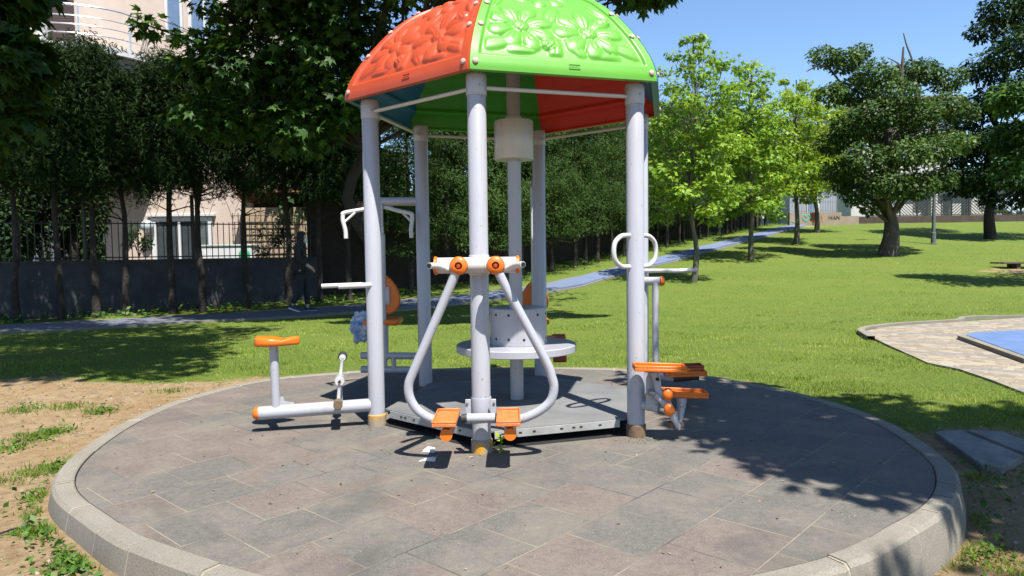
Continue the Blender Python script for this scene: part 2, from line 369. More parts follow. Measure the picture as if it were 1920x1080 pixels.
def tree(name, base, top, r0, clumps, per, size, shape, leaf, bark, label, cat='tree', group=None, fork=.35, flat=.5, inner=.45, twigs=2, extra=None, bend=.03):
    root = thing(name, base, label, cat, group)
    mb = MB(); b, t = Vector(base), Vector(top); H = (t - b).length
    ax = [b + Vector((0, 0, -.15))]
    for i in range(1, 9):
        q = i / 8; ax.append(b.lerp(t, q) + Vector((random.uniform(-1, 1), random.uniform(-1, 1), 0)) * H * bend * (q < 1))
    rr = [r0 * 1.45, r0 * 1.02] + [r0 * (1 - .72 * (i / 8)) for i in range(2, 9)]
    mb.tube(spline(ax, 3), np.interp(np.linspace(0, 8, 25), range(9), rr), 12)
    for c in clumps:
        cc = Vector(c[:3]); q = min(max((cc.z - b.z) / H - random.uniform(.12, .3), fork), .98)
        i = q * 8; j = int(i); st = ax[j].lerp(ax[min(j + 1, 8)], i - j)
        rl = max(.012, r0 * (1 - .72 * q) * .45)
        pts = limb(mb, st, cc, rl, rl * .3)
        for _ in range(twigs):
            g = Vector((random.uniform(-1, 1) * c[3], random.uniform(-1, 1) * c[4], random.uniform(-.8, 1) * c[5])) * .8
            limb(mb, pts[random.randint(3, 5)], cc + g, rl * .35, .005, .08, 5, 4)
    if extra: extra(mb)
    mb.build('trunk', bark, root)
    P, Nn, D, T = clump_cloud(clumps, per, inner, flat)
    sz = size * (.5 + .85 * RNG.random(len(P)) ** .8)
    leaf_mesh('crown', P, Nn, D, sz, shape, T, leaf, root)
    return root

# ------------------------------------------------------------------ light and sky
SUN = Vector((.252, -.518, 1.102)).normalized()
sl = bpy.data.lights.new('sun', 'SUN'); so = bpy.data.objects.new('sun', sl); COL.objects.link(so)
sl.energy = 4.9; sl.angle = R(.55); sl.color = (1, .955, .89)
so.rotation_euler = SUN.to_track_quat('Z', 'Y').to_euler()
w = bpy.data.worlds.new('World'); scn.world = w; w.use_nodes = True; wn = w.node_tree; wn.nodes.clear()
sk = wn.nodes.new('ShaderNodeTexSky'); sk.sky_type = 'NISHITA'; sk.sun_disc = False
sk.sun_elevation = math.asin(SUN.z); sk.sun_rotation = math.atan2(SUN.x, SUN.y)
sk.altitude = 300; sk.air_density = 1.0; sk.dust_density = 0; sk.ozone_density = 5.5
bg = wn.nodes.new('ShaderNodeBackground'); bg.inputs['Strength'].default_value = .09
wo = wn.nodes.new('ShaderNodeOutputWorld'); wn.links.new(sk.outputs[0], bg.inputs[0]); wn.links.new(bg.outputs[0], wo.inputs[0])
scn.view_settings.view_transform = 'Standard'; scn.view_settings.look = 'None'; scn.view_settings.exposure = 1.22; scn.view_settings.gamma = 1
scn.cycles.max_bounces = 6; scn.cycles.transparent_max_bounces = 4

# ------------------------------------------------------------------ platform outline
EDGE = [(2.477, 5.108), (2.068, 6.222), (1.259, 6.975), (-.011, 7.2), (-1.428, 7.15), (-2.387, 6.7), (-2.774, 5.501), (-2.497, 3.949), (-1.881, 3.246), (-1.373, 2.849), (-.2, 2.32), (1.089, 2.653), (1.562, 2.973), (1.968, 3.313), (2.239, 3.703), (2.394, 4.148)]
RIM = [Vector((p.x, p.y, 0)) for p in spline([(x, y, 0) for x, y in EDGE], 14, True)]
RIM = [sum((RIM[(i + j) % len(RIM)] for j in range(-5, 6)), Vector()) / 11 for i in range(len(RIM))]
CEN = Vector((-.1, 4.8, 0))
def rim_out(i, d):
    i %= len(RIM); t = (RIM[(i + 1) % len(RIM)] - RIM[i - 1]).normalized(); return RIM[i] + Vector((t.y, -t.x, 0)) * d
rim_xy = np.array([(p.x, p.y) for p in RIM]); rim_a = np.arctan2(rim_xy[:, 1] - CEN.y, rim_xy[:, 0] - CEN.x); rim_r = np.hypot(rim_xy[:, 1] - CEN.y, rim_xy[:, 0] - CEN.x)
o_ = np.argsort(rim_a); rim_a, rim_r = rim_a[o_], rim_r[o_]
def rim_dist(x, y):       # about how far outside the platform
    return np.hypot(x - CEN.x, y - CEN.y) - np.interp(np.arctan2(y - CEN.y, x - CEN.x), rim_a, rim_r, period=2 * math.pi)
def vnoise(x, y, s, seed=0):
    return (np.sin(x * s * 1.3 + 1.7 * seed + 2.1 * np.sin(y * s * .9 + seed)) + np.sin(y * s * 1.7 + 2.3 * seed + 1.7 * np.sin(x * s * .8 - seed))) * .25 + .5
def dirt_at(x, y):
    left = np.clip((7.15 + .45 * (vnoise(x, y, 1.6) - .5) - y) / .9 + .5, 0, 1) * (x < 0) - .6 * np.clip((vnoise(x, y, 1.5, 4) - .58) * 4, 0, 1) * (x < -2.6)
    right = np.clip((5.0 - y) / .9 + .5, 0, 1) * (x >= 0)
    ring = np.clip(1 - np.abs(rim_dist(x, y) - .2) / .35, 0, 1) * .55 * (y > 4.5)
    bald = .24 * np.clip((vnoise(x, y, .45, 2) - .78) * 6, 0, 1)
    far = .7 * np.exp(-((x - 15.5) ** 2 / 3 + (y - 21.5) ** 2 / 1.5)) + .9 * np.exp(-((x - 17.8) ** 2 / 2 + (y - 43.2) ** 2 / .6))
    return np.clip(np.maximum(np.maximum(left, right), np.maximum(ring, np.maximum(bald, far))), 0, 1)

xs = np.concatenate([np.array([-400, -200, -100, -60, -40, -28]), np.arange(-20, 30, .3), np.array([32, 36, 42, 50, 60, 80, 120, 200, 400])])
ys = np.concatenate([np.array([-60, -30, -12, -6, -2]), np.arange(0, 12, .25), np.arange(12, 50, .5), np.array([52, 56, 62, 70, 85, 110, 150, 220, 350, 600])])
X, Y = np.meshgrid(xs, ys); Z = gz(X, Y); nx, ny = len(xs), len(ys)
me = bpy.data.meshes.new('ground')
me.from_pydata(np.stack([X, Y, Z], -1).reshape(-1, 3).tolist(), [], [[j * nx + i, j * nx + i + 1, (j + 1) * nx + i + 1, (j + 1) * nx + i] for j in range(ny - 1) for i in range(nx - 1)])
me.polygons.foreach_set('use_smooth', [True] * len(me.polygons))
at_ = me.attributes.new('dirt', 'FLOAT', 'POINT'); at_.data.foreach_set('value', dirt_at(X, Y).reshape(-1).astype(np.float32))
me.materials.append(M['ground']); tag(link('ground', me), kind='structure')

# platform surface and kerb
mb = MB(); k = len(RIM)
ins = [rim_out(i, -.004) for i in range(k)]
mb.add([(CEN.x, CEN.y, 0)] + [(p.x, p.y, 0) for p in ins] + [(p.x, p.y, -.12) for p in ins], [[0, 1 + i, 1 + (i + 1) % k] for i in range(k)] + [[1 + i, 1 + k + i, 1 + k + (i + 1) % k, 1 + (i + 1) % k] for i in range(k)])
tag(mb.build('rubber_pavement', M['rubber_tile'], smooth=False), kind='structure')
mb = MB(); step = 7; i = 3
while i < k + 3:
    n_ = min(step, k + 3 - i); ids = [i + j for j in range(n_ + 1)]
    dz = random.uniform(-.004, .006); prof = [(0.001, -.2), (.001, .004 + dz), (.010, .010 + dz), (.088, .010 + dz), (.106, -.008 + dz), (.130, -.12), (.145, -.45)]
    rows = []
    for q, ii in enumerate(ids):
        t = Vector((0, 0, 0))
        if q == 0: f0 = .10
        elif q == n_: f0 = -.10
        else: f0 = 0
        nxt = (lambda d: rim_out(ii, d).lerp(rim_out(ii + (1 if f0 > 0 else -1), d), abs(f0)))
        rows += [(*nxt(d).xy, z) for d, z in prof]
    m_ = len(prof)
    mb.add(rows, [[q * m_ + j, q * m_ + j + 1, (q + 1) * m_ + j + 1, (q + 1) * m_ + j] for q in range(n_) for j in range(m_ - 1)] + [list(range(m_)), [n_ * m_ + j for j in range(m_)][::-1]])
    # mortar joint
    rows = []
    for s_ in (-.11, .11):
        e = lambda d: rim_out(i, d).lerp(rim_out(i + (1 if s_ > 0 else -1), d), abs(s_))
        rows += [(*e(d).xy, z) for d, z in ((.003, -.1), (.003, .004), (.012, .0095), (.087, .0095), (.105, -.009), (.129, -.12), (.144, -.45))]
    mb.add(rows, [[j, j + 1, 7 + j + 1, 7 + j] for j in range(6)], 1)
    i += step
tag(mb.build('platform_kerb', [M['kerb_concrete'], M['mortar']], ang=30), kind='structure')

# ------------------------------------------------------------------ pavilion
CX, CY, PR, TH = .0267, 5.2721, 1.0427, -1.7858
POST = {q: Vector((CX + PR * math.cos(TH + i * math.pi / 3), CY + PR * math.sin(TH + i * math.pi / 3), 0)) for i, q in enumerate('ACFEDB')}
pav = thing('exercise_pavilion', (CX, CY, 0), 'hexagonal outdoor gym shelter with domed red, green and blue roof on six grey posts', 'pavilion')
for q, p in POST.items():
    mb = MB().lathe([(.057, -.05), (.057, 2.195), (.054, 2.2)], p, seg=32)
    po = mb.build('post', M['grey_paint'], pav)
    MB().lathe([(.0605, 2.135), (.062, 2.14), (.062, 2.245), (.058, 2.262)], p, seg=32).build('post_cap', M['grey_paint'], po)
    MB().lathe([(.0645, -.01), (.0645, .075), (.0585, .082)], p, seg=28).build('base_collar', M['collar'] if q in 'AB' else M['rust'], po)
    for a in (-1.2, .4, 2.2):
        MB().lathe([(.006, 0), (.006, .004), (.003, .006)], p + Vector((.061 * math.cos(a), .061 * math.sin(a), 2.19)), (math.cos(a), math.sin(a), 0), 8).build('screw', M['steel'], po)
names = 'ACFEDB'
for i, q in enumerate(names):
    a, b = POST[q], POST[names[(i + 1) % 6]]
    MB().tube([a + Vector((0, 0, 2.185)), b + Vector((0, 0, 2.185))], .0125, 10).build('tie_bar', M['white_paint'], pav)

# one canopy panel in a sector centred on +x, then five copies
PROF = spline([(1.195, 0, 2.255), (1.19, 0, 2.30), (1.155, 0, 2.39), (1.085, 0, 2.50), (1.0, 0, 2.605), (.88, 0, 2.73), (.715, 0, 2.855), (.48, 0, 2.95), (.28, 0, 3.0), (.03, 0, 3.03)], 10)
arc = [0]
for i in range(1, len(PROF)): arc.append(arc[-1] + (PROF[i] - PROF[i - 1]).length)
ARC = arc[-1]
def prof(wl):
    r_ = np.interp(wl, arc, [p.x for p in PROF]); z_ = np.interp(wl, arc, [p.z for p in PROF]); return r_, z_
flowers = [(-.24, .36, .205, .1), (.20, .34, .215, .35), (-.02, .80, .19, .6), (.02, 1.15, .1, 0)]
leaves_ = [(-.40, .20, .13, .05, .3), (.42, .20, .13, .05, 2.8), (-.05, .17, .11, .045, 1.4), (.0, .53, .12, .05, 1.2), (.34, .60, .11, .045, 2.3), (-.36, .62, .11, .045, .8), (.08, .20, .1, .04, 2.2), (-.27, .15, .1, .035, 0), (.28, .135, .1, .03, 3.1)]
def relief(u, wl, half):
    h = np.zeros_like(u)
    side = (half - np.abs(u))
    rim_h = np.maximum(np.clip((.105 - wl) / .012, 0, 1), np.clip((.062 - side) / .012, 0, 1)) * .016
    inside = np.clip((wl - .112) / .02, 0, 1) * np.clip((side - .07) / .02, 0, 1)
    for lx, lw, l1, l2, an in leaves_:
        dx, dw = u - lx, wl - lw; a_, b_ = dx * math.cos(an) + dw * math.sin(an), -dx * math.sin(an) + dw * math.cos(an)
        q = 1 - (a_ / l1) ** 2 - (b_ / (l2 * (1 - .25 * (a_ / l1)))) ** 2
        h = np.maximum(h, .015 * np.clip(q, 0, 1) ** .6 - .004 * np.exp(-(b_ / .006) ** 2) * (q > 0))
    for fx, fw, fr, rot in flowers:
        dx, dw = u - fx, wl - fw; rad = np.hypot(dx, dw); an = np.arctan2(dw, dx) + rot
        np_ = 8; loc = (np.mod(an * np_ / (2 * math.pi), 1) - .5) * 2 * math.pi / np_
        a_, b_ = rad * np.cos(loc), rad * np.sin(loc)
        q = 1 - ((a_ - fr * .66) / (fr * .44)) ** 2 - (b_ / (fr * (.14 + .19 * np.clip(a_ / fr, 0, 1)))) ** 2
        pet = .021 * np.clip(q, 0, 1) ** .62 * (.7 + .3 * np.clip(rad / fr, 0, 1)) - .004 * np.exp(-(b_ / .007) ** 2) * (q > 0) * (rad < fr * .7)
        h = np.maximum(h, pet)
        cen = np.sqrt(np.clip(1 - (rad / (fr * .27)) ** 2, 0, 1)) * .024
        dots = (np.sin(dx * 260) * np.sin(dw * 260) > .1) * .005 * (rad < fr * .23)
        h = np.maximum(h, cen - dots)
    for bx, bw in ((-.09, .20), (.33, .47)):          # little round beetles
        rad = np.hypot((u - bx) / .055, (wl - bw) / .045); q = np.sqrt(np.clip(1 - rad ** 2, 0, 1)) * .026
        q = q - .006 * (np.sin((u - bx) * 170) * np.sin((wl - bw) * 190) > .25) * (rad < .85) - .006 * np.exp(-((u - bx) / .003) ** 2) * (rad < 1)
        h = np.maximum(h, q)
    return rim_h + h * inside
NU, NW = 190, 200
S, Wl = np.meshgrid(np.linspace(-1, 1, NU), np.linspace(0, ARC, NW))
r_, z_ = prof(Wl); half = r_ * math.sin(math.pi / 6); apo = r_ * math.cos(math.pi / 6)
U = S * half
rw = np.gradient(apo, axis=0); zw = np.gradient(z_, axis=0); L_ = np.hypot(rw, zw); nr, nz = zw / L_, -rw / L_
Hh = relief(U, Wl, half)
def psurf(h): return np.stack([apo + nr * h, U, z_ + nz * h], -1).reshape(-1, 3)
rib = -.022 - .005 * (np.mod(Wl, .17) < .02) - .028 * np.exp(-((Wl - .16) / .03) ** 2) + .0 * U
Vp = np.concatenate([psurf(Hh), psurf(rib)]); fc = []
for j in range(NW - 1):
    for i in range(NU - 1):
        q = [j * NU + i, j * NU + i + 1, (j + 1) * NU + i + 1, (j + 1) * NU + i]
        fc.append(q); fc.append([x + NU * NW for x in q[::-1]])
b_ = NU * NW
fc += [[i + 1, i, b_ + i, b_ + i + 1] for i in range(NU - 1)]
fc += [[j * NU, (j + 1) * NU, b_ + (j + 1) * NU, b_ + j * NU] for j in range(NW - 1)] + [[(j + 1) * NU - 1 + NU, (j + 1) * NU - 1, b_ + (j + 1) * NU - 1, b_ + (j + 1) * NU - 1 + NU] for j in range(NW - 1)]
pme = bpy.data.meshes.new('canopy_panel'); pme.from_pydata(Vp.tolist(), [], fc)
pme.polygons.foreach_set('use_smooth', [True] * len(fc)); pme.set_sharp_from_angle(angle=R(60)); pme.materials.append(M['green']); pme.materials.append(M['inner_green'])
pme.polygons.foreach_set('material_index', [(k_ % 2 if k_ < 2 * (NU - 1) * (NW - 1) else 0) for k_ in range(len(fc))])
bolt_mb = MB().lathe([(.0175, 0), (.0175, .007), (.012, .012), (.0001, .013)], (0, 0, 0), seg=16)
bolt_me = None
badge_me = None
PCOL = ['green', 'blue', 'red', 'green', 'blue', 'red']       # A-C, C-F, F-E, E-D, D-B, B-A
PLAB = ['green roof panel at the front', None, None, None, None, 'orange-red roof panel at the front']
for i in range(6):
    o = bpy.data.objects.new('canopy_panel', pme); COL.objects.link(o); o.parent = pav
    o.rotation_euler = (0, 0, TH + math.pi / 6 + i * math.pi / 3)
    o.material_slots[0].link = 'OBJECT'; o.material_slots[0].material = M[PCOL[i]]; o.material_slots[1].link = 'OBJECT'; o.material_slots[1].material = M['inner_' + PCOL[i]]
    if i == 0: o['label'] = 'bright green roof panel embossed with flowers'
    if i == 5: o['label'] = 'orange-red roof panel embossed with flowers'
    for wl in (.045, .33, .56, .80):
        for s_ in (-1, 1):
            rr, zz = prof(wl); hf = rr * .5 - .032; ap = rr * math.cos(math.pi / 6)
            r2, z2 = prof(wl + .01); t = Vector((r2 * math.cos(math.pi / 6) - ap, 0, z2 - zz)).normalized(); nn = Vector((t.z, 0, -t.x))
            if bolt_me is None:
                bo = bolt_mb.build('bolt_cap', M['bolt_cap']); bolt_me = bo.data
            else:
                bo = bpy.data.objects.new('bolt_cap', bolt_me); COL.objects.link(bo)
            bo.parent = o; bo.location = Vector((ap, s_ * hf, zz)) + nn * .0165; bo.rotation_euler = nn.to_track_quat('Z', 'Y').to_euler()
    if badge_me is None:
        mb = MB()
        for c, s_ in (((0, .014, 0), (.07, .004, .005)), ((0, -.014, 0), (.07, .004, .005)), ((-.035, 0, 0), (.004, .03, .005)), ((.035, 0, 0), (.004, .03, .005))): mb.box(c, s_)
        for q in range(6): mb.box((-.024 + q * .0095, .001 * (-1) ** q, 0), (.005, .008, .004), .3 * (-1) ** q)
        bd = mb.build('badge', M['green'], smooth=False); badge_me = bd.data
    else:
        bd = bpy.data.objects.new('badge', badge_me); COL.objects.link(bd)
    bd.material_slots[0].link = 'OBJECT'; bd.material_slots[0].material = M[PCOL[i]]
    rr, zz = prof(.05); ap = rr * math.cos(math.pi / 6); r2, z2 = prof(.06); t = Vector((r2 * math.cos(math.pi / 6) - ap, 0, z2 - zz)).normalized(); nn = Vector((t.z, 0, -t.x))
    mt = Matrix((Vector((0, 1, 0)), t, nn)).transposed()
    bd.parent = o; bd.location = Vector((ap, .05, zz)) + nn * .0175; bd.rotation_euler = mt.to_euler()
# centre column with its drums and turntable
CC = Vector((.027, 5.272, 0))
co_ = MB().lathe([(.05, -.02), (.05, 3.0)], CC, seg=28).build('centre_column', M['grey_paint'], pav)
MB().lathe([(.058, 2.165), (.06, 2.17), (.06, 2.2), (.055, 2.205)], CC, seg=24).build('column_collar', M['white_paint'], co_)
MB().lathe([(.142, 1.885), (.145, 1.89), (.145, 2.16), (.141, 2.167), (.05, 2.168)], CC, seg=48).build('upper_drum', M['white_paint'], pav)
dr = MB().lathe([(.214, .526), (.214, .79), (.208, .797), (.05, .798)], CC + Vector((.016, 0, 0)), seg=48).build('lower_drum', M['grey_paint'], pav)
for a in range(12):
    an = 2 * math.pi * (a + .35) / 12
    for z in (.575, .752):
        d = Vector((math.cos(an), math.sin(an), 0))
        MB().lathe([(.0095, 0), (.0095, .003), (.0001, .0032)], CC + Vector((.016, 0, z)) + d * .2125, d, 10).build('drum_hole', M['hole'], dr)
tt = MB().lathe([(.05, .468), (.438, .468), (.448, .474), (.448, .518), (.442, .524), (.05, .5245)], CC, seg=64).build('turntable_disc', M['grey_paint'], pav)
MB().lathe([(.072, .42), (.072, .467)], CC, seg=24).build('disc_hub', M['steel'], tt)
# deck
dk = MB(); DR = .985
hexp = [(CX + DR * math.cos(TH + i * math.pi / 3), CY + DR * math.sin(TH + i * math.pi / 3)) for i in range(6)]
dk.prism(hexp, .012, Matrix.Translation((0, 0, .096)))
dko = dk.build('deck', M['deck'], pav, smooth=False)
M['deck_shade'] = mat('under_deck_shade', (.006, .006, .005), (.014, .012, .01), 20, .9)  # near-black sheet added under the deck, standing in for shade in the gap
MB().prism([(CX + (x_ - CX) * 1.035, CY + (y_ - CY) * 1.035) for x_, y_ in hexp], .004, Matrix.Translation((0, 0, .001))).build('deck_shade_sheet', M['deck_shade'], dko, smooth=False)
for i in range(6):
    a, b = Vector((*hexp[i], 0)), Vector((*hexp[(i + 1) % 6], 0)); d = (b - a).normalized(); L = (b - a).length; nn = Vector((d.y, -d.x, 0))
    fo = MB().box((a + b) / 2 + nn * .004 + Vector((0, 0, .079)), (L - .13, .006, .05), math.atan2(d.y, d.x)).build('deck_fascia', M['deck_edge'], dko, bevel=.0015)
    mb = MB()
    for t in (-.36, -.31, -.2, .02, .12, .18, .34):
        mb.box((a + b) / 2 + d * L * t * .85 + nn * .0082 + Vector((0, 0, .082)), (.02, .003, .009), math.atan2(d.y, d.x))
    mb.build('slot', M['hole'], dko, smooth=False)
    MB().box((a + b) / 2 - nn * .25 + Vector((0, 0, .045)), (L * .5, .06, .1), math.atan2(d.y, d.x)).build('deck_joist', M['black_rubber'], dko)

GP, OR = M['grey_paint'], M['orange']
# ------------------------------------------------------------------ swing walker on the front post
A = POST['A']
wk = thing('swing_walker', (A.x, A.y - .2, 0), 'leg swing machine with two curved hanging arms and orange footplates on the front post', 'exercise machine', 'fitness machines fixed to the pavilion posts')
yb = 4.165
cb = MB().tube([(-.44, yb, 1.135), (.03, yb, 1.135)], .0475, 28).build('crossbar', M['white_paint'], wk)
MB().lathe([(.06, 1.075), (.062, 1.08), (.062, 1.19), (.06, 1.195)], A, seg=28).build('clamp_sleeve', M['white_paint'], wk)
for x in (-.445, .035):
    MB().lathe([(.036, -.014), (.054, -.008), (.054, .006), (.045, .012), (.03, .014)], (x, yb, 1.135), (1, 0, 0), 24).build('end_cap', OR, cb)
for s_, xb in ((-1, -.303), (1, -.092)):
    yl = 4.06
    be = MB().lathe([(.03, -.08), (.04, -.03), (.052, -.012), (.054, .008), (.047, .03), (.028, .042), (.022, .042), (.02, .02)], (xb, yl, 1.135), (0, -1, 0), 28).build('bearing', OR, wk)
    MB().lathe([(.021, 0), (.012, .006), (.011, .018), (.004, .019)], (xb, yl - .022, 1.135), (0, -1, 0), 16).build('bearing_bolt', M['dark_orange'], be)
    xc = -.2
    def mx(x): return xc + s_ * (x - xc) if s_ > 0 else x
    if s_ < 0: pp = [(-.325, yl, 1.10), (-.345, yl, 1.04), (-.51, yl, .673), (-.575, yl, .53), (-.605, yl, .45), (-.597, yl, .37), (-.553, yl, .30), (-.48, yl, .252), (-.40, yl, .236)]
    else: pp = [(-.070, yl, 1.10), (-.05, yl, 1.04), (.179, yl, .602), (.222, yl, .49), (.235, yl, .42), (.213, yl, .345), (.15, yl, .29), (.07, yl, .252), (-.0, yl, .236)]
    ar = MB().tube(spline(pp, 6), .0265, 18).build('swing_arm', GP, wk)
    MB().tube(spline([(xb + s_ * .02, yl + .03, 1.105), (xb + s_ * .075, yl, 1.118), (xb + s_ * .12, yl - .06, 1.137), (xb + s_ * .155, yl - .115, 1.14)], 5), [.018] * 16, 14).build('handle', M['white_paint'], ar)
    MB().lathe([(.0135, 0), (.0135, .004), (.0001, .0042)], (xb + s_ * .1555, yl - .1155, 1.1402), (s_ * .4, -.9, 0.02), 14).build('tube_mouth', M['hole'], ar)
    xp = -.382 if s_ < 0 else -.03
    fp = MB().box((xp, 3.97, .272), (.132, .33, .02))
    for dx, dy, sx, sy in ((-.063, 0, .008, .33), (.063, 0, .008, .33), (0, -.162, .118, .008), (0, .162, .118, .008)): fp.box((xp + dx, 3.97 + dy, .288), (sx, sy, .014))
    fpo = fp.build('footplate', M['faded_orange'], wk, bevel=.004)
    MB().lathe([(.034, 0), (.034, .2), (.03, .21)], (xp + .01, 3.83, .212), (0, 1, 0), 22).build('plate_pivot', OR, fpo)
hb = MB().tube([(-.275, 4.13, .235), (-.11, 4.13, .235)], .028, 22).build('stop_tube', GP, wk)
for x in (-.29, -.095): MB().tube([(x - .018, 4.13, .235), (x + .018, 4.13, .235)], .026, 18).build('rubber_stop', M['black_rubber'], hb)
for s_ in (-1, 1):
    br = MB().box((A.x + s_ * .075, 4.175, .265), (.032, .016, .145)).build('bracket_plate', GP, wk, bevel=.002)
    for z in (.215, .315): MB().lathe([(.0085, 0), (.0085, .007), (.004, .009)], (A.x + s_ * .08, 4.167, z), (0, -1, 0), 10).build('bolt', M['steel'], br)
MB().lathe([(.0615, .195), (.0625, .2), (.0625, .33), (.0615, .335)], A, seg=28).build('clamp_collar', GP, wk)

# ------------------------------------------------------------------ exercise bike on the left post
B = POST['B']
bk = thing('exercise_bike', (-1.4, 4.87, 0), 'seated pedal bike with orange saddle, low grey beam and cranks beside the left post', 'exercise machine', 'fitness machines fixed to the pavilion posts')
e0 = Vector((-1.743, 4.791, .13)); e1 = Vector((B.x, B.y, .145)); bd_ = (e1 - e0).normalized(); pd = Vector((bd_.y, -bd_.x, 0)).normalized()   # pd: toward the viewer
bm_ = MB().tube([e0, e1 - bd_ * .04], .046, 28).build('base_beam', GP, bk)
MB().lathe([(.046, -.012), (.046, 0), (.043, .02), (.03, .036), (.0001, .043)], e0, -bd_, 24).build('beam_cap', OR, bk)
sp_ = e0 + bd_ * .115
MB().tube([sp_ + Vector((0, 0, .03)), sp_ + Vector((-.004, 0, .465))], .030, 20).build('seat_post', GP, bk)
MB().prism([(0, 0), (.09, 0), (.09, .015), (.03, .028), (.02, .06), (0, .06)], .008, Matrix.Translation(sp_ + bd_ * .028 + Vector((0, .004, .043))) @ Matrix(((bd_.x, 0, pd.x, 0), (bd_.y, 0, pd.y, 0), (0, 1, 0, 0), (0, 0, 0, 1)))).build('gusset', GP, bk, smooth=False)
# saddle: broad rear, pinched front
NSX, NSY = 22, 12; sv, sf = [], []
for a in range(NSX + 1):
    t = a / NSX; x = -.148 + .296 * t
    wd = .098 * max(math.sin(math.pi * min(1, (t + .02) * 1.0)) ** .42, .08) * (1 - .42 * max(0, (t - .35) / .65)) if 0 < t < 1 else .012
    top = .034 - .016 * math.exp(-((t - .62) / .14) ** 2) + .006 * math.cos(t * 3)
    for b in range(2 * NSY):
        an = 2 * math.pi * b / (2 * NSY); cy, sz = math.cos(an), math.sin(an)
        yy = wd * (abs(cy) ** .6) * (1 if cy > 0 else -1); zz = (top if sz > 0 else .03) * (abs(sz) ** .5) * (1 if sz > 0 else -1)
        q = sp_ + bd_ * (x + .02) + pd * yy + Vector((0, 0, .487 + zz * (1 if 0 < a < NSX else .6))); sv.append(q)
kk = 2 * NSY
for a in range(NSX): sf += [[a * kk + b, a * kk + (b + 1) % kk, (a + 1) * kk + (b + 1) % kk, (a + 1) * kk + b] for b in range(kk)]
sf += [list(range(kk)), list(range(NSX * kk, NSX * kk + kk))[::-1]]
mb = MB(); mb.add(sv, sf); mb.build('saddle', OR, bk, ang=60)
hub = e0 + bd_ * .545; hub.z = .335
pl = MB().tube([hub + Vector((0, 0, -.19)), hub], .017, 14).build('crank_pillar', GP, bk)
MB().box(hub - Vector((0, 0, .165)), (.10, .05, .01), math.atan2(bd_.y, bd_.x)).build('foot_bracket', GP, pl, bevel=.002)
MB().lathe([(.034, -.05), (.034, .05)], hub, pd, 22).build('crank_hub', GP, bk)
for s_, lean in ((1, -.012), (-1, .02)):
    p0 = hub + pd * s_ * .062; p1 = p0 + Vector((bd_.x * lean, bd_.y * lean, -.145 * s_))
    cr = MB().tube([p0, p0.lerp(p1, .2), p0.lerp(p1, .8), p1], [.02, .012, .012, .019], 14)
    cr.lathe([(.03, -.012), (.03, .012)], p0, pd, 18); cr.lathe([(.022, -.012), (.022, .012)], p1, pd, 16)
    cro = cr.build('crank_arm', M['white_paint'], bk)
    MB().lathe([(.012, .013), (.012, .02), (.03, .022), (.032, .03), (.032, .095), (.028, .1)], p1, pd * s_, 18).build('pedal', M['black_rubber'] if s_ < 0 else M['rust'], cro)
    MB().lathe([(.009, 0), (.009, .018), (.004, .02)], p0 + pd * s_ * .012, pd * s_, 8).build('crank_bolt', M['hole'], cro)
hz = .993
MB().tube([Vector((B.x, B.y, hz)) + pd * .03, Vector((B.x, B.y, hz)) + pd * .06 - bd_ * .06, Vector((B.x, B.y, hz)) + pd * .06 - bd_ * .24], .0185, 14).build('handle', M['white_paint'], bk)
MB().tube([Vector((B.x, B.y, hz)) - pd * .03, Vector((B.x, B.y, hz)) - pd * .09 - bd_ * .06, Vector((B.x, B.y, hz)) - pd * .09 - bd_ * .36], .0165, 14).build('handle', M['white_paint'], bk)

# ------------------------------------------------------------------ stepper on the right post
C = POST['C']
st = thing('stepper', (C.x + .15, C.y, 0), 'stepper with two long orange pedals and looped grab handles on the right post', 'exercise machine', 'fitness machines fixed to the pavilion posts')
hd = Vector((.675, .48, 0)).normalized(); hd = Vector((.79, .61, 0)).normalized()
for s_ in (-1, 1):
    pp = [C + hd * s_ * d + Vector((0, 0, z)) for d, z in ((.03, 1.305), (.09, 1.305), (.135, 1.298), (.184, 1.262), (.198, 1.205), (.184, 1.148), (.135, 1.112), (.09, 1.105), (.03, 1.105))]
    MB().tube(spline(pp, 5), .0155, 14).build('grab_handle', M['white_paint'], st)
def tray(c, L, Wd, rz=0, ry=0, name='pedal', m_=None, parent=None):
    rot = Matrix.Rotation(rz, 3, 'Z') @ Matrix.Rotation(ry, 3, 'Y'); c = Vector(c); mb = MB()
    mb.box(c, (L, Wd, .02), rot=rot)
    for dx, dy, sx, sy in ((-L / 2 + .005, 0, .01, Wd), (L / 2 - .005, 0, .01, Wd), (0, -Wd / 2 + .005, L - .02, .01), (0, Wd / 2 - .005, L - .02, .01)):
        mb.box(c + rot @ Vector((dx, dy, .018)), (sx, sy, .018), rot=rot)
    mb.box(c + rot @ Vector((0, 0, -.014)), (L * .6, Wd * .5, .012), rot=rot)
    return mb.build(name, m_ or OR, parent, bevel=.004)
tray((.915, 4.40, .468), .32, .14, -.05, .03, parent=st)
tray((1.085, 4.50, .285), .30, .14, -.05, .05, parent=st)
mount = MB().tube([C + Vector((0, 0, .215)), C + Vector((.135, -.07, .20))], .034, 20).build('mount_tube', GP, st)
MB().prism([(.03, 0), (.105, .02), (.11, .09), (.08, .12), (.085, .26), (.06, .27), (.03, .2)], .012, Matrix.Translation(C + Vector((.02, -.075, .19))) @ Matrix.Rotation(R(90), 4, 'X')).build('side_plate', GP, mount, bevel=.002)
lk = MB().tube([(.885, 4.42, .452), (.905, 4.44, .40), (.915, 4.44, .33), (.955, 4.42, .295)], [.028, .026, .024, .02], 12).build('pedal_link', GP, st)
MB().lathe([(.011, 0), (.011, .01), (.005, .012)], (.905, 4.412, .40), (0, -1, 0), 10).build('link_bolt', M['hole'], lk)
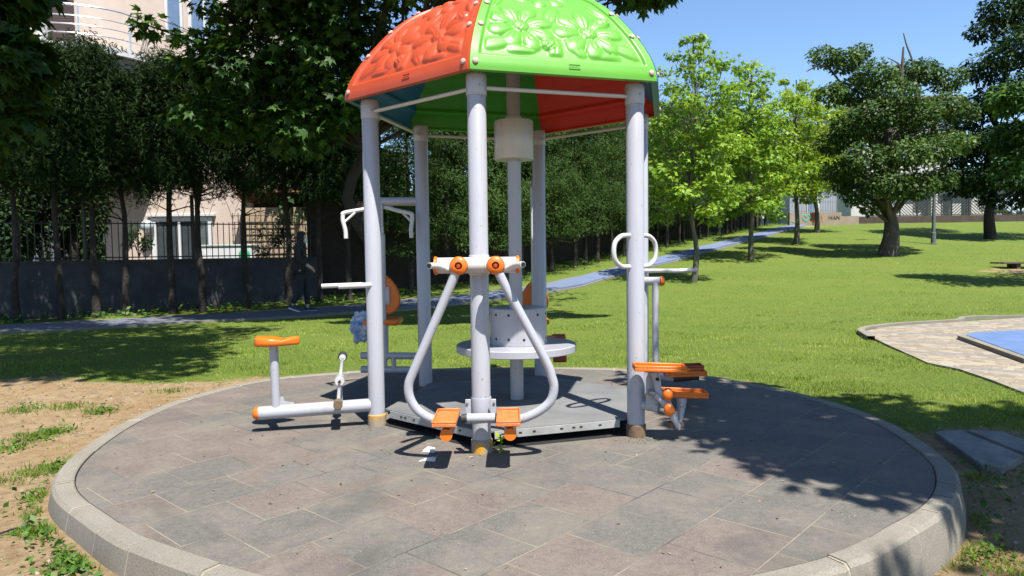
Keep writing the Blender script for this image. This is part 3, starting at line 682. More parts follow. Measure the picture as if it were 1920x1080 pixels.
lk = MB().tube([(.90, 4.44, .30), (.955, 4.43, .24), (1.0, 4.42, .17), (1.035, 4.41, .10), (1.042, 4.41, .075)], [.02, .024, .022, .018, .006], 12).build('pedal_link', GP, st)
lk = MB().tube([(1.075, 4.48, .265), (1.07, 4.47, .18), (1.055, 4.45, .115)], [.034, .022, .014], 12).build('pedal_link', GP, st)
MB().lathe([(.011, 0), (.011, .01), (.005, .012)], (1.064, 4.445, .225), (0, -1, 0), 10).build('link_bolt', M['steel'], lk)
lk = MB().tube([(.86, 4.45, .31), (.985, 4.44, .285)], .02, 12).build('axle', M['steel'], st)
MB().box((1.03, 4.46, .10), (.09, .07, .035), .2).build('rubber_buffer', M['rust'], st, bevel=.006)
MB().tube([(.93, 4.47, .30), (.99, 4.47, .25), (1.02, 4.47, .16)], .013, 12).build('pedal_link', GP, st)
for p in ((.968, 4.40, .305), (.975, 4.39, .208)):
    MB().ball(p, .036, (.95, .8, 1.15), 18).build('joint_cap', OR, st)

# ------------------------------------------------------------------ air swing on the right rear post
F = POST['F']
sw = thing('leg_swing', (F.x + .15, F.y, 0), 'single arm leg swing with orange plates behind the right post', 'exercise machine', 'fitness machines fixed to the pavilion posts')
MB().tube([(F.x, 5.55, 1.045), (1.12, 5.5, 1.047), (1.28, 5.47, 1.044), (1.43, 5.45, 1.052)], [.018, .016, .018, .016], 14).build('handlebar', M['white_paint'], sw)
pv = MB().tube([(F.x, 5.55, .966), (1.155, 5.5, .966)], .034, 22).build('pivot_tube', GP, sw)
MB().lathe([(.038, -.01), (.038, .01), (.028, .024), (.0001, .028)], (1.16, 5.5, .966), (1, 0, 0), 22).build('end_cap', OR, pv)
MB().tube(spline([(1.115, 5.5, .955), (1.115, 5.5, .8), (1.115, 5.5, .45), (1.12, 5.5, .33), (1.145, 5.5, .25), (1.19, 5.5, .212), (1.26, 5.5, .2)], 5), .0255, 16).build('swing_arm', GP, sw)
MB().tube([(1.25, 5.5, .2), (1.45, 5.5, .215)], .028, 14).build('rubber_sleeve', M['black_rubber'], sw)
tray((1.33, 5.42, .25), .30, .15, -.03, -.03, 'footplate', parent=sw)
tray((1.36, 5.62, .262), .30, .15, -.03, -.03, 'footplate', M['dark_orange'], parent=sw)

# ------------------------------------------------------------------ pull down chair (rear left) and leg press (rear)
D = POST['D']
pc = thing('pull_down_machine', (-1.09, 6.0, 0), 'pull-down machine with orange seat and drooping overhead handles behind the left post', 'exercise machine', 'fitness machines fixed to the pavilion posts')
MB().tube([(D.x, D.y, 1.64), (-1.1, 6.0, 1.644)], .036, 22).build('overhead_arm', GP, pc)
hb = MB().tube(spline([(-1.39, 5.86, 1.53), (-1.37, 5.87, 1.548), (-1.25, 5.95, 1.575), (-1.09, 6.0, 1.60), (-.95, 5.95, 1.565), (-.83, 5.87, 1.535), (-.815, 5.86, 1.515)], 5), .0175, 14).build('handlebar', M['white_paint'], pc)
for x, x2 in ((-1.385, -1.36), (-.815, -.82)):
    MB().tube(spline([(x, 5.86, 1.53), (x, 5.855, 1.48), (x2 - .005, 5.85, 1.40), (x2, 5.84, 1.335)], 4), .0175, 14).build('grip', M['white_paint'], hb)
    MB().tube([(x, 5.86, 1.46), (x + (.09 if x < -1 else -.09), 5.91, 1.55)], .011, 10).build('handle_brace', M['white_paint'], hb)
MB().tube([(-1.083, 5.97, 1.62), (-1.085, 5.97, 1.39)], .011, 10).build('pull_rod', GP, pc)
MB().box((-1.085, 5.97, 1.40), (.03, .03, .07)).build('rod_joint', GP, pc, bevel=.006)
MB().tube([(-1.085, 6.0, 1.37), (-1.09, 6.0, .22)], .0185, 14).build('seat_pole', GP, pc)
def egg(c, wx, hz_, th, yaw, name, par, m_):
    poly = []
    for i in range(40):
        a = 2 * math.pi * i / 40; s_ = math.sin(a); poly.append((wx * math.cos(a) * (1 - .28 * s_), hz_ * s_))
    return MB().prism(poly, th, Matrix.Translation(c) @ Matrix.Rotation(yaw, 4, 'Z') @ Matrix.Rotation(R(90), 4, 'X') @ Matrix.Translation((0, 0, -th / 2))).build(name, m_, par, bevel=.014)
ba = egg((-1.098, 6.02, .855), .142, .172, .035, 0, 'backrest', pc, OR)
MB().box((-1.066, 5.992, .85), (.055, .012, .15)).build('back_plate', GP, ba, bevel=.003)
for z in (.79, .91): MB().lathe([(.009, 0), (.009, .006), (.003, .008)], (-1.066, 5.985, z), (0, -1, 0), 10).build('bolt', M['steel'], ba)
MB().box((-1.118, 6.12, .624), (.305, .28, .055)).build('seat', OR, pc, bevel=.02)
for z in (.333, .214):
    MB().tube([(D.x, D.y, z), (-1.3, 6.03, z + .004)], .0295, 18).build('floor_rail', GP, pc)
MB().tube([(-1.015, 5.99, .214), (-1.015, 5.99, .333)], .02, 12).build('rail_strut', GP, pc)
MB().tube([(-1.09, 6.0, .3), (-1.09, 6.03, .62)], .03, 14).build('seat_post', GP, pc)

E_ = POST['E']
lp = thing('leg_press', (.22, 6.75, 0), 'seated leg press with orange backrest and footplates behind the turntable drum', 'exercise machine', 'fitness machines fixed to the pavilion posts')
egg((.215, 6.82, .76), .132, .165, .035, .0, 'backrest', lp, OR)
MB().tube([(.205, 6.8, .2), (.205, 6.8, 1.86)], .0185, 14).build('pole', M['white_paint'], lp)
MB().tube([(E_.x, E_.y, 1.84), (.21, 6.8, 1.84)], .034, 18).build('overhead_arm', GP, lp)
MB().tube([(E_.x, E_.y, .25), (.23, 6.85, .25)], .03, 18).build('floor_rail', GP, lp)
MB().box((.215, 6.95, .52), (.29, .27, .05)).build('seat', OR, lp, bevel=.02)
fb = MB().tube([(.24, 6.62, .40), (.40, 6.62, .40)], .018, 12).build('foot_bar', OR, lp)
fp = MB().box((.435, 6.66, .365), (.13, .035, .12)).build('footplate', M['dark_orange'], lp, bevel=.012)
MB().box((.437, 6.635, .32), (.095, .012, .11)).build('plate_bracket', GP, fp, bevel=.002)
for x in (.405, .468): MB().lathe([(.0105, 0), (.0105, .006), (.004, .008)], (x, 6.629, .345), (0, -1, 0), 10).build('bolt', M['hole'], fp)
MB().box((.445, 6.66, .19), (.13, .035, .07)).build('footplate', M['dark_orange'], lp, bevel=.012)
MB().tube([(.44, 6.67, .33), (.44, 6.67, .20)], .02, 12).build('foot_link', GP, lp)

# plastic bag hung on the seat
m, n, out = nt('bag_film'); co = objco(n)
c = ramp(n, noise(n, 9, 3, .5, co), [(.40, (.36, .38, .4)), (.5, (.06, .18, .38)), (.6, (.3, .35, .4))])
principled(n, out, c, .3, 0, .6); M['bag'] = m
def blob(c, rad, seed, name, m_, lab, cat, amp=.3, seg=26, sc=(1, 1, 1)):
    rs = random.Random(seed); ks = [(Vector((rs.gauss(0, 1), rs.gauss(0, 1), rs.gauss(0, 1))).normalized(), rs.uniform(3, 11), rs.uniform(0, 6)) for _ in range(12)]
    mb = MB().ball((0, 0, 0), 1, seg=seg)
    for i, p in enumerate(mb.v):
        d = Vector(p); f_ = 1 + amp * sum(math.sin(d.dot(k_) * f0 + ph) for k_, f0, ph in ks) / 3
        mb.v[i] = (c[0] + p[0] * rad * sc[0] * f_, c[1] + p[1] * rad * sc[1] * f_, c[2] + p[2] * rad * sc[2] * f_)
    return tag(mb.build(name, m_, ang=14), lab, cat)
blob((-1.315, 6.12, .57), .095, 3, 'plastic_bag', M['bag'], 'crumpled white and blue plastic bag hanging from the orange pull-down seat', 'plastic bag', .26, sc=(.95, .7, 1.25))

# ------------------------------------------------------------------ litter and small plants on the platform
M['paper'] = mat('white_paper', (.6, .6, .59), (.52, .52, .5), 20, .8)
def scrap(c, pts, lab, rz):
    mb = MB(); k = len(pts); mt = Matrix.Translation(c) @ Matrix.Rotation(rz, 4, 'Z')
    v = [mt @ Vector((x, y, z + .004)) for x, y, z in pts] + [mt @ Vector((x, y, z)) for x, y, z in pts]
    cen0 = mt @ Vector((0, 0, .018)); cen1 = mt @ Vector((0, 0, .01))
    mb.add(v + [cen0, cen1], [[i, (i + 1) % k, 2 * k] for i in range(k)] + [[k + (i + 1) % k, k + i, 2 * k + 1] for i in range(k)] + [[k + i, k + (i + 1) % k, (i + 1) % k, i] for i in range(k)])
    return tag(mb.build('paper_scrap', M['paper'], smooth=False), lab, 'litter', 'white paper scraps by the front post')
scrap((-.52, 4.27, .002), [(-.042, -.02, .0), (-.01, -.045, .004), (.03, -.04, .0), (.038, .005, .012), (.04, .05, .0), (.0, .06, .01), (-.03, .03, .0)], 'crumpled white paper scrap nearest the dark deck edge', .2)
scrap((-.50, 4.08, .002), [(-.055, -.028, .0), (-.01, -.022, .002), (.04, -.03, .0), (.042, .02, .01), (.01, .035, .0), (-.01, .0, .008), (-.045, -.01, .0)], 'flat white paper scrap beside the shadow of the footplate', 0)
pos = np.array([(-.085 + random.gauss(0, .012), 4.22 + random.gauss(0, .012), .02 + .022 * i / 3) for i in range(14)])
pl = thing('seedling', (-.085, 4.22, 0), 'small bright green seedling sprouting beside the foot of the front post', 'plant')
MB().tube([(-.085, 4.22, -.01), (-.08, 4.22, .06), (-.082, 4.215, .11)], .004, 8).build('stem', M['weed'], pl)
leaf_mesh('leaves', pos, RNG.normal(size=(14, 3)) * .5 + [0, -.4, .8], RNG.normal(size=(14, 3)) + [0, 0, -.3], np.full(14, .042), OVAL, RNG.random(14) * .4 + .6, M['young_leaf_b'], pl)
blob((.97, 2.33, -.155), .035, 9, 'bottle_cap_ball', mat('blue_plastic', (.02, .28, .62), None, 5, .3), 'small blue plastic ball lying in weeds outside the front kerb', 'litter', .03, 18)
# dry leaves and crumbs
k = 420; pts = []
while len(pts) < k:
    x, y = random.uniform(-2.6, 2.4), random.uniform(2.4, 7.0)
    if rim_dist(x, y) < -.06 and math.hypot(x - CX, y - CY) > 1.0: pts.append((x, y, .004))
for _ in range(160):
    a = random.choice(list(POST.values())); r0 = abs(random.gauss(0, .07)) + .07; an = random.uniform(0, 6.28); pts.append((a.x + r0 * math.cos(an), a.y + r0 * math.sin(an), .004))
pts = np.array(pts); k = len(pts)
M['dry'] = leafmat('dry_leaf', (.08, .05, .025), (.2, .16, .1), (.36, .32, .24), .15)
tag(leaf_mesh('dry_leaves', pts, RNG.normal(size=(k, 3)) * .25 + [0, 0, 1], RNG.normal(size=(k, 3)), .008 + .022 * RNG.random(k) ** 3, OVAL, RNG.random(k), M['dry']), kind='stuff')
tw = MB().tube(spline([at(-10, 1006, 3.0) * 1, (0, 0, 0)], 2)[:1] + [ground(-8, 1008) + Vector((0, 0, .01)), ground(25, 1000) + Vector((0, 0, .015)), ground(53, 990) + Vector((0, 0, .01))], .005, 6)
tag(MB().tube([ground(-12, 1012) + Vector((0, 0, .012)), ground(18, 1003) + Vector((0, 0, .016)), ground(53, 990) + Vector((0, 0, .01))], [.006, .005, .003], 6).build('twig', M['dark_bark']), 'thin brown twig lying on bare soil left of the kerb', 'twig')

# ------------------------------------------------------------------ grass and weeds
def scatter(n_, y0, y1, power):
    u = RNG.random(n_); q = 1 - power
    y = (y0 ** q + u * (y1 ** q - y0 ** q)) ** (1 / q)
    x = (RNG.random(n_) * 2 - 1) * (.86 * y + 1.0); return x, y
PATH = [(-16, 8.7), (-12, 10.55), (-9, 11.95), (-4.5, 14.65), (-2.4, 15.95), (.86, 18.7), (2.5, 21.3), (5.5, 26), (8.9, 31), (12.5, 36), (16.4, 42), (19.5, 46.5)]
PC = [Vector((p.x, p.y, 0)) for p in spline([(x, y, 0) for x, y in PATH], 10)]
pcx = np.array([(p.x, p.y) for p in PC])
def path_side(x, y):      # signed distance to the path centreline, positive on its far (left) side
    d2 = (x[:, None] - pcx[None, :, 0]) ** 2 + (y[:, None] - pcx[None, :, 1]) ** 2; i = np.clip(d2.argmin(1), 1, len(pcx) - 2)
    t = pcx[i + 1] - pcx[i - 1]; t /= np.linalg.norm(t, axis=1, keepdims=True)
    return t[:, 0] * (y - pcx[i, 1]) - t[:, 1] * (x - pcx[i, 0])
PAVE_PX = [(1920, 598), (1800, 606), (1700, 612), (1650, 617), (1622, 624), (1632, 634), (1680, 657), (1740, 684), (1800, 697), (1860, 717), (1920, 741)]
PAVE = [ground(*p) for p in PAVE_PX]
PAVE = [Vector((PAVE[0].x + 8, PAVE[0].y - .2, 0))] + PAVE + [Vector((PAVE[-1].x + 6, PAVE[-1].y - 4.2, 0))]
def in_poly(x, y, poly):
    c = np.zeros(len(x), bool); k = len(poly)
    for i in range(k):
        a, b = poly[i], poly[i - 1]
        c ^= ((a.y > y) != (b.y > y)) & (x < (b.x - a.x) * (y - a.y) / (b.y - a.y + 1e-12) + a.x)
    return c
x, y = scatter(760000, 2.2, 46, 1.75)
dd = dirt_at(x, y) + (vnoise(x, y, 5.1, 1) - .5) * .9 + (vnoise(x, y, 13, 3) - .5) * .5
keep = (dd < .42) & (rim_dist(x, y) > .17) & (path_side(x, y) < -.86 * np.interp(x, [-4, 2.5], [1, .64])) & ~in_poly(x, y, PAVE)
x, y = x[keep], y[keep]; k = len(x)
hgt = (.014 + .012 * RNG.random(k)) * (.75 + .7 * vnoise(x, y, 2.1, 5)) * np.clip(.75 + y / 26, .8, 1.8)
tuft = vnoise(x, y, 9.3, 2) * vnoise(x, y, 4.1, 7) > .60
hgt = np.where(tuft, hgt * 1.3, hgt)
P = np.stack([x, y, gz(x, y) - .004], -1)
tint = np.clip(.14 + .3 * vnoise(x, y, .8, 6) + .38 * vnoise(x, y, 2.7, 9) * vnoise(x, y, 6.1, 4) * 1.6 + RNG.normal(size=k) * .22, 0, 1)
tint = np.where(tuft, tint * .6, tint); straw = vnoise(x, y, 1.3, 12) * vnoise(x, y, 3.7, 5) > .58; tint = np.where(straw, np.clip(tint + .22, 0, 1), tint)
tag(leaf_mesh('grass', P, np.array([[0, 0, 1.]]) + RNG.normal(size=(k, 3)) * .22, RNG.normal(size=(k, 3)) * [1, 1, 0], hgt * 1.25, BLADE, tint, M['grass']), kind='stuff')
# pebbles and crumbs of soil
STONE = (np.array([(-.5, -.4, -.3), (.45, -.5, -.3), (.5, .45, -.3), (-.4, .5, -.3), (-.35, -.3, .25), (.3, -.3, .32), (.35, .25, .25), (-.3, .35, .3)]), np.array([(0, 3, 2, 1), (4, 5, 6, 7), (0, 1, 5, 4), (1, 2, 6, 5), (2, 3, 7, 6), (3, 0, 4, 7)]))
x, y = np.concatenate([RNG.uniform(-6.5, -1.2, 5200), RNG.uniform(1.2, 4.8, 2600)]), np.concatenate([RNG.uniform(2.2, 7.4, 5200), RNG.uniform(2.2, 5.6, 2600)])
keep = (rim_dist(x, y) > .16) & (dirt_at(x, y) > .4); x, y = x[keep], y[keep]; k = len(x)
M['pebble'] = leafmat('pebble', (.09, .062, .036), (.17, .13, .085), (.26, .225, .17), 0, .9)
tag(leaf_mesh('pebbles', np.stack([x, y, gz(x, y) + .002], -1), np.array([[0, 0, 1.]]) + RNG.normal(size=(k, 3)) * .2, RNG.normal(size=(k, 3)), .006 + .022 * RNG.random(k) ** 4, STONE, RNG.random(k), M['pebble']), kind='stuff')
# taller grass tufts in the bare soil and along the kerb
P = []
for px, py, sp, cnt in ((60, 822, .07, 500), (105, 812, .05, 450), (20, 842, .06, 350), (190, 772, .05, 350), (40, 772, .06, 300), (85, 885, .07, 800), (90, 930, .05, 700), (85, 960, .05, 400), (75, 1000, .05, 500), (140, 1060, .05, 500), (15, 905, .05, 200), (320, 735, .06, 300), (120, 765, .08, 500), (1800, 975, .05, 500), (1790, 1030, .06, 600), (1745, 1055, .06, 500), (1880, 1060, .06, 300), (1650, 1075, .05, 300), (1835, 900, .05, 200), (1700, 800, .10, 300)):
    g = ground(px, py); cnt = int(cnt * .6); q = np.stack([g.x + RNG.normal(size=cnt) * sp * 1.3, g.y + RNG.normal(size=cnt) * sp, np.zeros(cnt)], -1)
    q = q[rim_dist(q[:, 0], q[:, 1]) > .155]; q[:, 2] = gz(q[:, 0], q[:, 1]) - .004; P.append(q)
P = np.concatenate(P); k = len(P)
tag(leaf_mesh('grass_tufts', P, np.array([[0, 0, 1.]]) + RNG.normal(size=(k, 3)) * .35, RNG.normal(size=(k, 3)) * [1, 1, 0], .025 + .03 * RNG.random(k), BLADE, RNG.random(k) * .45, M['grass']), kind='stuff')
# weeds hugging the kerb and in the dirt
P = []
for px, py, sp, cnt in ((85, 885, .13, 130), (90, 930, .11, 200), (80, 990, .09, 160), (95, 1020, .09, 160), (150, 1062, .08, 420), (120, 1045, .08, 140), (60, 825, .09, 60), (105, 812, .07, 70), (20, 845, .07, 50), (190, 775, .06, 60), (40, 770, .07, 50), (20, 905, .06, 20), (130, 870, .06, 60),
                        (1800, 960, .07, 90), (1812, 985, .08, 90), (1790, 1020, .09, 120), (1740, 1050, .10, 110), (1700, 1062, .10, 110), (1830, 935, .09, 60), (1850, 885, .12, 60), (1660, 1078, .08, 60), (1820, 1040, .12, 50), (1895, 910, .12, 50), (1215, 832, .0, 0)):
    g = ground(px, py)
    for _ in range(cnt):
        q = (g.x + random.gauss(0, sp), g.y + random.gauss(0, sp * 1.2))
        rd = rim_dist(np.array(q[0]), np.array(q[1]))
        if rd > .19 and not (px < 200 and py > 860 and rd > .19 + abs(random.gauss(0, .12))): P.append((*q, float(gz(*q)) + abs(random.gauss(0, .022))))
P = np.array(P); k = len(P)
tag(leaf_mesh('weeds', P, RNG.normal(size=(k, 3)) * .5 + [0, -.2, 1], RNG.normal(size=(k, 3)) + [0, 0, .5], .018 + .032 * RNG.random(k), OVAL, RNG.random(k), M['weed']), kind='stuff')
P = []
for a, cnt, sp in ((C, 60, .09),):
    for _ in range(cnt): P.append((a.x + .04 + random.gauss(0, sp), a.y - .13 + random.gauss(0, .04), .002))
P = np.array(P); k = len(P)
tag(leaf_mesh('moss', P, np.array([[0, 0, 1.]]) + RNG.normal(size=(k, 3)) * .3, RNG.normal(size=(k, 3)) * [1, 1, 0], .014 + .016 * RNG.random(k), BLADE, RNG.random(k) * .5, M['weed']), kind='stuff')

# ------------------------------------------------------------------ paths, paving, court, slabs
def offs(poly, i, d):
    t = (poly[min(i + 1, len(poly) - 1)] - poly[max(i - 1, 0)]).normalized(); return poly[i] + Vector((-t.y, t.x, 0)) * d
def strip(name, poly, d0, d1, z, material, side=0, nsub=3):
    mb = MB(); ds0 = np.linspace(d0, d1, nsub + 1); v = []
    for i in range(len(poly)):
        ds = ds0 * (float(np.interp(poly[i].x, [-4, 2.5], [1, .64])) if 'path' in name else 1)
        zc = max(float(gz(*offs(poly, i, d).xy)) for d in (ds[0], (ds[0] + ds[-1]) / 2, ds[-1]))
        for d in ds: q = offs(poly, i, d); v.append((q.x, q.y, zc + z))
    k = nsub + 1
    f = [[i * k + j, (i + 1) * k + j, (i + 1) * k + j + 1, i * k + j + 1] for i in range(len(poly) - 1) for j in range(nsub)]
    if side:
        o = len(v)
        for i in range(len(poly)): v.append((v[i * k][0], v[i * k][1], v[i * k][2] - side)); v.append((v[i * k + nsub][0], v[i * k + nsub][1], v[i * k + nsub][2] - side))
        for i in range(len(poly) - 1):
            f.append([i * k, o + 2 * i, o + 2 * i + 2, (i + 1) * k]); f.append([i * k + nsub, (i + 1) * k + nsub, o + 2 * i + 3, o + 2 * i + 1])
    mb.add(v, f); return tag(mb.build(name, material, ang=50), kind='structure')
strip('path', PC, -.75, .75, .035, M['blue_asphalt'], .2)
strip('path_kerb', PC, -.83, -.75, .042, M['kerb_concrete'], .25, 1)
strip('path_far_kerb', PC, .75, .82, .042, M['kerb_concrete'], .2, 1)
def sheet(name, poly, z, material, side=.3, flat=None):
    mb = MB(); k = len(poly); v = [(p.x, p.y, (flat if flat is not None else float(gz(p.x, p.y))) + z) for p in poly]
    mb.add(v + [(a, b, c - side) for a, b, c in v], [list(range(k))[::-1]] + [[i, (i + 1) % k, k + (i + 1) % k, k + i] for i in range(k)])
    return tag(mb.build(name, material, smooth=False), kind='structure')
sheet('paved_area', PAVE, .022, M['cobble'])
kp = spline([(p.x, p.y, 0) for p in PAVE[:-1]], 4)
strip('paving_kerb', [Vector(p) for p in kp][:26], -.09, .0, .06, M['kerb_concrete'], .3, 1)
CT = [at(1790, 634, 1)] and [ground(p[0], p[1]) for p in ((1795, 640), (1920, 686), (1920, 626), (1806, 634))]
q0 = CT[0]; qd = (CT[1] - CT[0]); qe = (CT[2] - CT[3])
court = [q0, q0 + qd * 1.0, q0 + qd * 1.0 + Vector((7, -2.5, 0)), CT[3] + qe * 1.0 + Vector((7, .2, 0)), CT[3] + qe, CT[3]]
sheet('court_base', court, .095, M['kerb_concrete'], .4, -.05)
cc_ = sum(court, Vector()) / len(court)
ci = [p + (cc_ - p).normalized() * .10 for p in court]
sheet('court', ci, .101, M['court'], .003, -.05)
M['slab'] = mat('worn_concrete_slab', (0.1275, 0.12, 0.105), (0.21, 0.195, 0.1725), 6, .9, .4, 60)
for (pp, lab) in ((((1752, 822), (1800, 818), (1920, 868), (1880, 890), (1838, 884)), 'long grey concrete slab lying on soil right of the platform kerb'),
                  (((1812, 817), (1880, 822), (1945, 848), (1945, 872), (1925, 866)), 'grey concrete slab beyond the longest one, cut by the right picture edge'),):
    g = [ground(*p) for p in pp]
    mb = MB(); k = len(g); v = [(p.x, p.y, p.z + .045) for p in g]
    mb.add(v + [(a, b, c - .12) for a, b, c in v], [list(range(k))[::-1]] + [[i, (i + 1) % k, k + (i + 1) % k, k + i] for i in range(k)])
    tag(mb.build('concrete_slab', M['slab'], smooth=False, bevel=.008), lab, 'concrete slab', 'concrete slabs beside the platform')
# low brown bench at the right edge
bb = ground(1893, 503)
be = thing('low_bench', bb, 'low dark brown wooden bench on the lawn at the right edge', 'bench')
M['brown_wood'] = mat('brown_wood', (.05, .033, .022), (.08, .055, .038), 12, .7, .3, 40)
for i in range(3): MB().box(bb + Vector((.75, -.2 + i * .23, .17)), (2.2, .21, .05), -.05).build('seat_board', M['brown_wood'], be, bevel=.008)
for x_ in (.15, 1.4): MB().box(bb + Vector((x_, .03, .06)), (.12, .5, .2), -.05).build('leg', M['brown_wood'], be, bevel=.008)

SHRUBS = []
# ------------------------------------------------------------------ wall, fences, house on the left
def off_pt(i, d): return offs(PC, i, d)
iw = [i for i, p in enumerate(PC) if -17 < p.x < -3.4]
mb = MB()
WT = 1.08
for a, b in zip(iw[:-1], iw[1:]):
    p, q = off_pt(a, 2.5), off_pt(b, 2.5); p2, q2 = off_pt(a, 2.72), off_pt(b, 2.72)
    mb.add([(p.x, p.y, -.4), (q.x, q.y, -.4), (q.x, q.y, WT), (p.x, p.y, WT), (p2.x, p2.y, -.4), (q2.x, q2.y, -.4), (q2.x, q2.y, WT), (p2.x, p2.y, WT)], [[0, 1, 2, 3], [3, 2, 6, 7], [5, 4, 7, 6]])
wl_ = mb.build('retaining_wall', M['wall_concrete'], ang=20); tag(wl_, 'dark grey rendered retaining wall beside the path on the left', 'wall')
mb = MB()
for a, b in zip(iw[:-1], iw[1:]):
    d = off_pt(b, 2.61) - off_pt(a, 2.61); mb.box((off_pt(a, 2.61) + off_pt(b, 2.61)) / 2 + Vector((0, 0, WT + .022)), (d.length, .3, .05), math.atan2(d.y, d.x))
mb.build('coping', M['wall_concrete'], wl_, smooth=False)
M['black_iron'] = mat('black_iron', (.012, .012, .013), (.02, .018, .016), 10, .5)
fe = thing('metal_fence', off_pt(iw[0], 2.61) + Vector((0, 0, WT)), 'black metal bar fence with razor wire coils on top of the retaining wall', 'fence')
fence_pts = [off_pt(i, 2.61) for i in iw]
def along(pts, s):
    for a, b in zip(pts[:-1], pts[1:]):
        L = (b - a).length
        if s <= L: return a.lerp(b, s / L), (b - a).normalized()
        s -= L
    return pts[-1], (pts[-1] - pts[-2]).normalized()
FL = sum((b - a).length for a, b in zip(fence_pts[:-1], fence_pts[1:]))
bars = MB(); s = 0
while s < FL:
    p, d = along(fence_pts, s); bars.box(p + Vector((0, 0, WT + .46)), (.014, .014, .83)); s += .125
for z in (.1, .83): bars.tube([p + Vector((0, 0, WT + z)) for p in fence_pts], .013, 6)
bars.build('bar_panel', M['black_iron'], fe, smooth=False)
s = .6
while s < FL:
    p, d = along(fence_pts, s); MB().box(p + Vector((0, 0, WT + .75)), (.06, .06, 1.45)).build('fence_post', M['black_iron'], fe); s += 2.1
coil = []; s = 0; NCO = int(FL / .55)
for i in range(NCO * 14):
    t = i / 14; p, d = along(fence_pts, min(t * .55, FL - .01)); a = 2 * math.pi * t; nn = Vector((-d.y, d.x, 0))
    coil.append(p + Vector((0, 0, WT + 1.22 + .27 * math.sin(a))) + nn * .27 * math.cos(a))
MB().tube(coil, .005, 4).build('razor_coil', M['black_iron'], fe)

M['cream'] = mat('cream_render', (.40, .32, .265), (.45, .37, .31), 1.5, .9, .1, 30)
M['white_trim'] = mat('white_trim', (.46, .46, .46), (.5, .5, .5), 8, .5)
M['glass'] = mat('window_glass', (.03, .04, .045), (.06, .07, .075), 1.5, .08, spec=.8)
M['blue_glass'] = mat('blue_window_glass', (.09, .14, .22), (.13, .19, .28), 1.5, .12, spec=.8)
M['chrome'] = mat('chrome_rail', (.6, .62, .65), (.7, .7, .72), 6, .22, metal=.8)
M['brown_door'] = mat('brown_door', (.035, .022, .018), (.05, .03, .025), 5, .5)
M['roof_tile'] = mat('terracotta_roof', (.22, .085, .042), (.28, .12, .06), 14, .8, .5, 30)
HY = 22.0
ho = thing('house', (-13.5, HY, .4), 'cream rendered apartment house with curved upper balcony behind the left trees', 'house')
MB().box((-13.6, HY + 5, 5.8), (11.3, 10, 12.2)).build('wall', M['cream'], ho, smooth=False)
def opening(x0, x1, z0, z1, name, glass, frame=.09, mull=()):
    f = MB(); y = HY - .03
    f.box(((x0 + x1) / 2, y, z1 - frame / 2), (x1 - x0, .1, frame)); f.box(((x0 + x1) / 2, y, z0 + frame / 2), (x1 - x0, .1, frame))
    f.box((x0 + frame / 2, y, (z0 + z1) / 2), (frame, .1, z1 - z0 - 2 * frame)); f.box((x1 - frame / 2, y, (z0 + z1) / 2), (frame, .1, z1 - z0 - 2 * frame))
    for mx_ in mull: f.box((mx_, y, (z0 + z1) / 2), (.07, .08, z1 - z0 - 2 * frame))
    fo = f.build(name, M['white_trim'], ho, bevel=.006)
    MB().box(((x0 + x1) / 2, HY - .006, (z0 + z1) / 2), (x1 - x0 - frame, .02, z1 - z0 - frame)).build('pane', glass, fo, smooth=False)
    return fo
pX = lambda px: (px - 960) / F_PX * HY
opening(pX(290), pX(403), .42, 2.38, 'door', M['glass'], .13, (pX(341),))
MB().box((pX(346), HY - .07, 2.44), (2.1, .18, .09)).build('door_hood', M['white_trim'], ho, bevel=.01)
opening(pX(372), pX(432), 7.35, 9.4, 'window', M['blue_glass'], .1, (pX(402),))
opening(pX(330), pX(362), 7.9, 9.4, 'window', M['blue_glass'], .08)
opening(pX(70), pX(140), .9, 2.2, 'window', M['glass'], .1, (pX(105),))
opening(pX(330), pX(420), 4.2, 5.7, 'window', M['blue_glass'], .1, (pX(375),))
MB().box((pX(137), HY - .02, 8.3), (.82, .06, 2.1)).build('balcony_door', M['brown_door'], ho, smooth=False)
MB().box((pX(107), HY - .16, 8.4), (.2, .3, 2.3)).build('pilaster', M['white_trim'], ho, smooth=False)
for zb in (7.22, 3.95):  # lower balcony is unseen, added to cast shade on the wall
    cx_, aw, dp = -13.25, 2.35, 2.0
    arcp = [(cx_ + aw * math.cos(a), HY - dp * math.sin(a)) for a in np.linspace(0, math.pi, 25)]
    bl = MB().prism(arcp, .2, Matrix.Translation((0, 0, zb - .2))).build('balcony_slab', M['white_trim'], ho, ang=20)
    MB().prism([(cx_ + (x_ - cx_) * .93, HY + (y_ - HY) * .93) for x_, y_ in arcp], .34, Matrix.Translation((0, 0, zb - .541))).build('soffit', M['concrete'], bl, ang=20)
    for z in (1.06, .76, .52, .28):
        MB().tube([(cx_ + (x_ - cx_) * .96, HY + (y_ - HY) * .96, zb + z) for x_, y_ in arcp], .03 if z > 1 else .018, 8).build('rail', M['chrome'], bl)
    for k in (3, 8, 13, 18, 22):
        x_, y_ = arcp[k]; MB().tube([(cx_ + (x_ - cx_) * .96, HY + (y_ - HY) * .96, zb), (cx_ + (x_ - cx_) * .96, HY + (y_ - HY) * .96, zb + 1.06)], .024, 8).build('rail_post', M['chrome'], bl)
gl = at(276, 424, HY - .25)
lm = thing('wall_lamp', gl, 'round grey globe wall lamp beside the white door', 'lamp')
MB().ball(gl, .19).build('globe', mat('grey_globe', (.30, .34, .36), (.36, .4, .42), 4, .3), lm)
MB().tube([gl + Vector((0, 0, -.12)), gl + Vector((0, .26, -.16))], .03, 8).build('bracket', M['black_iron'], lm)
tag(MB().box((-12.5, 19.8, .47), (11, 4.3, .1)).build('yard_paving', M['concrete'], smooth=False), kind='structure')
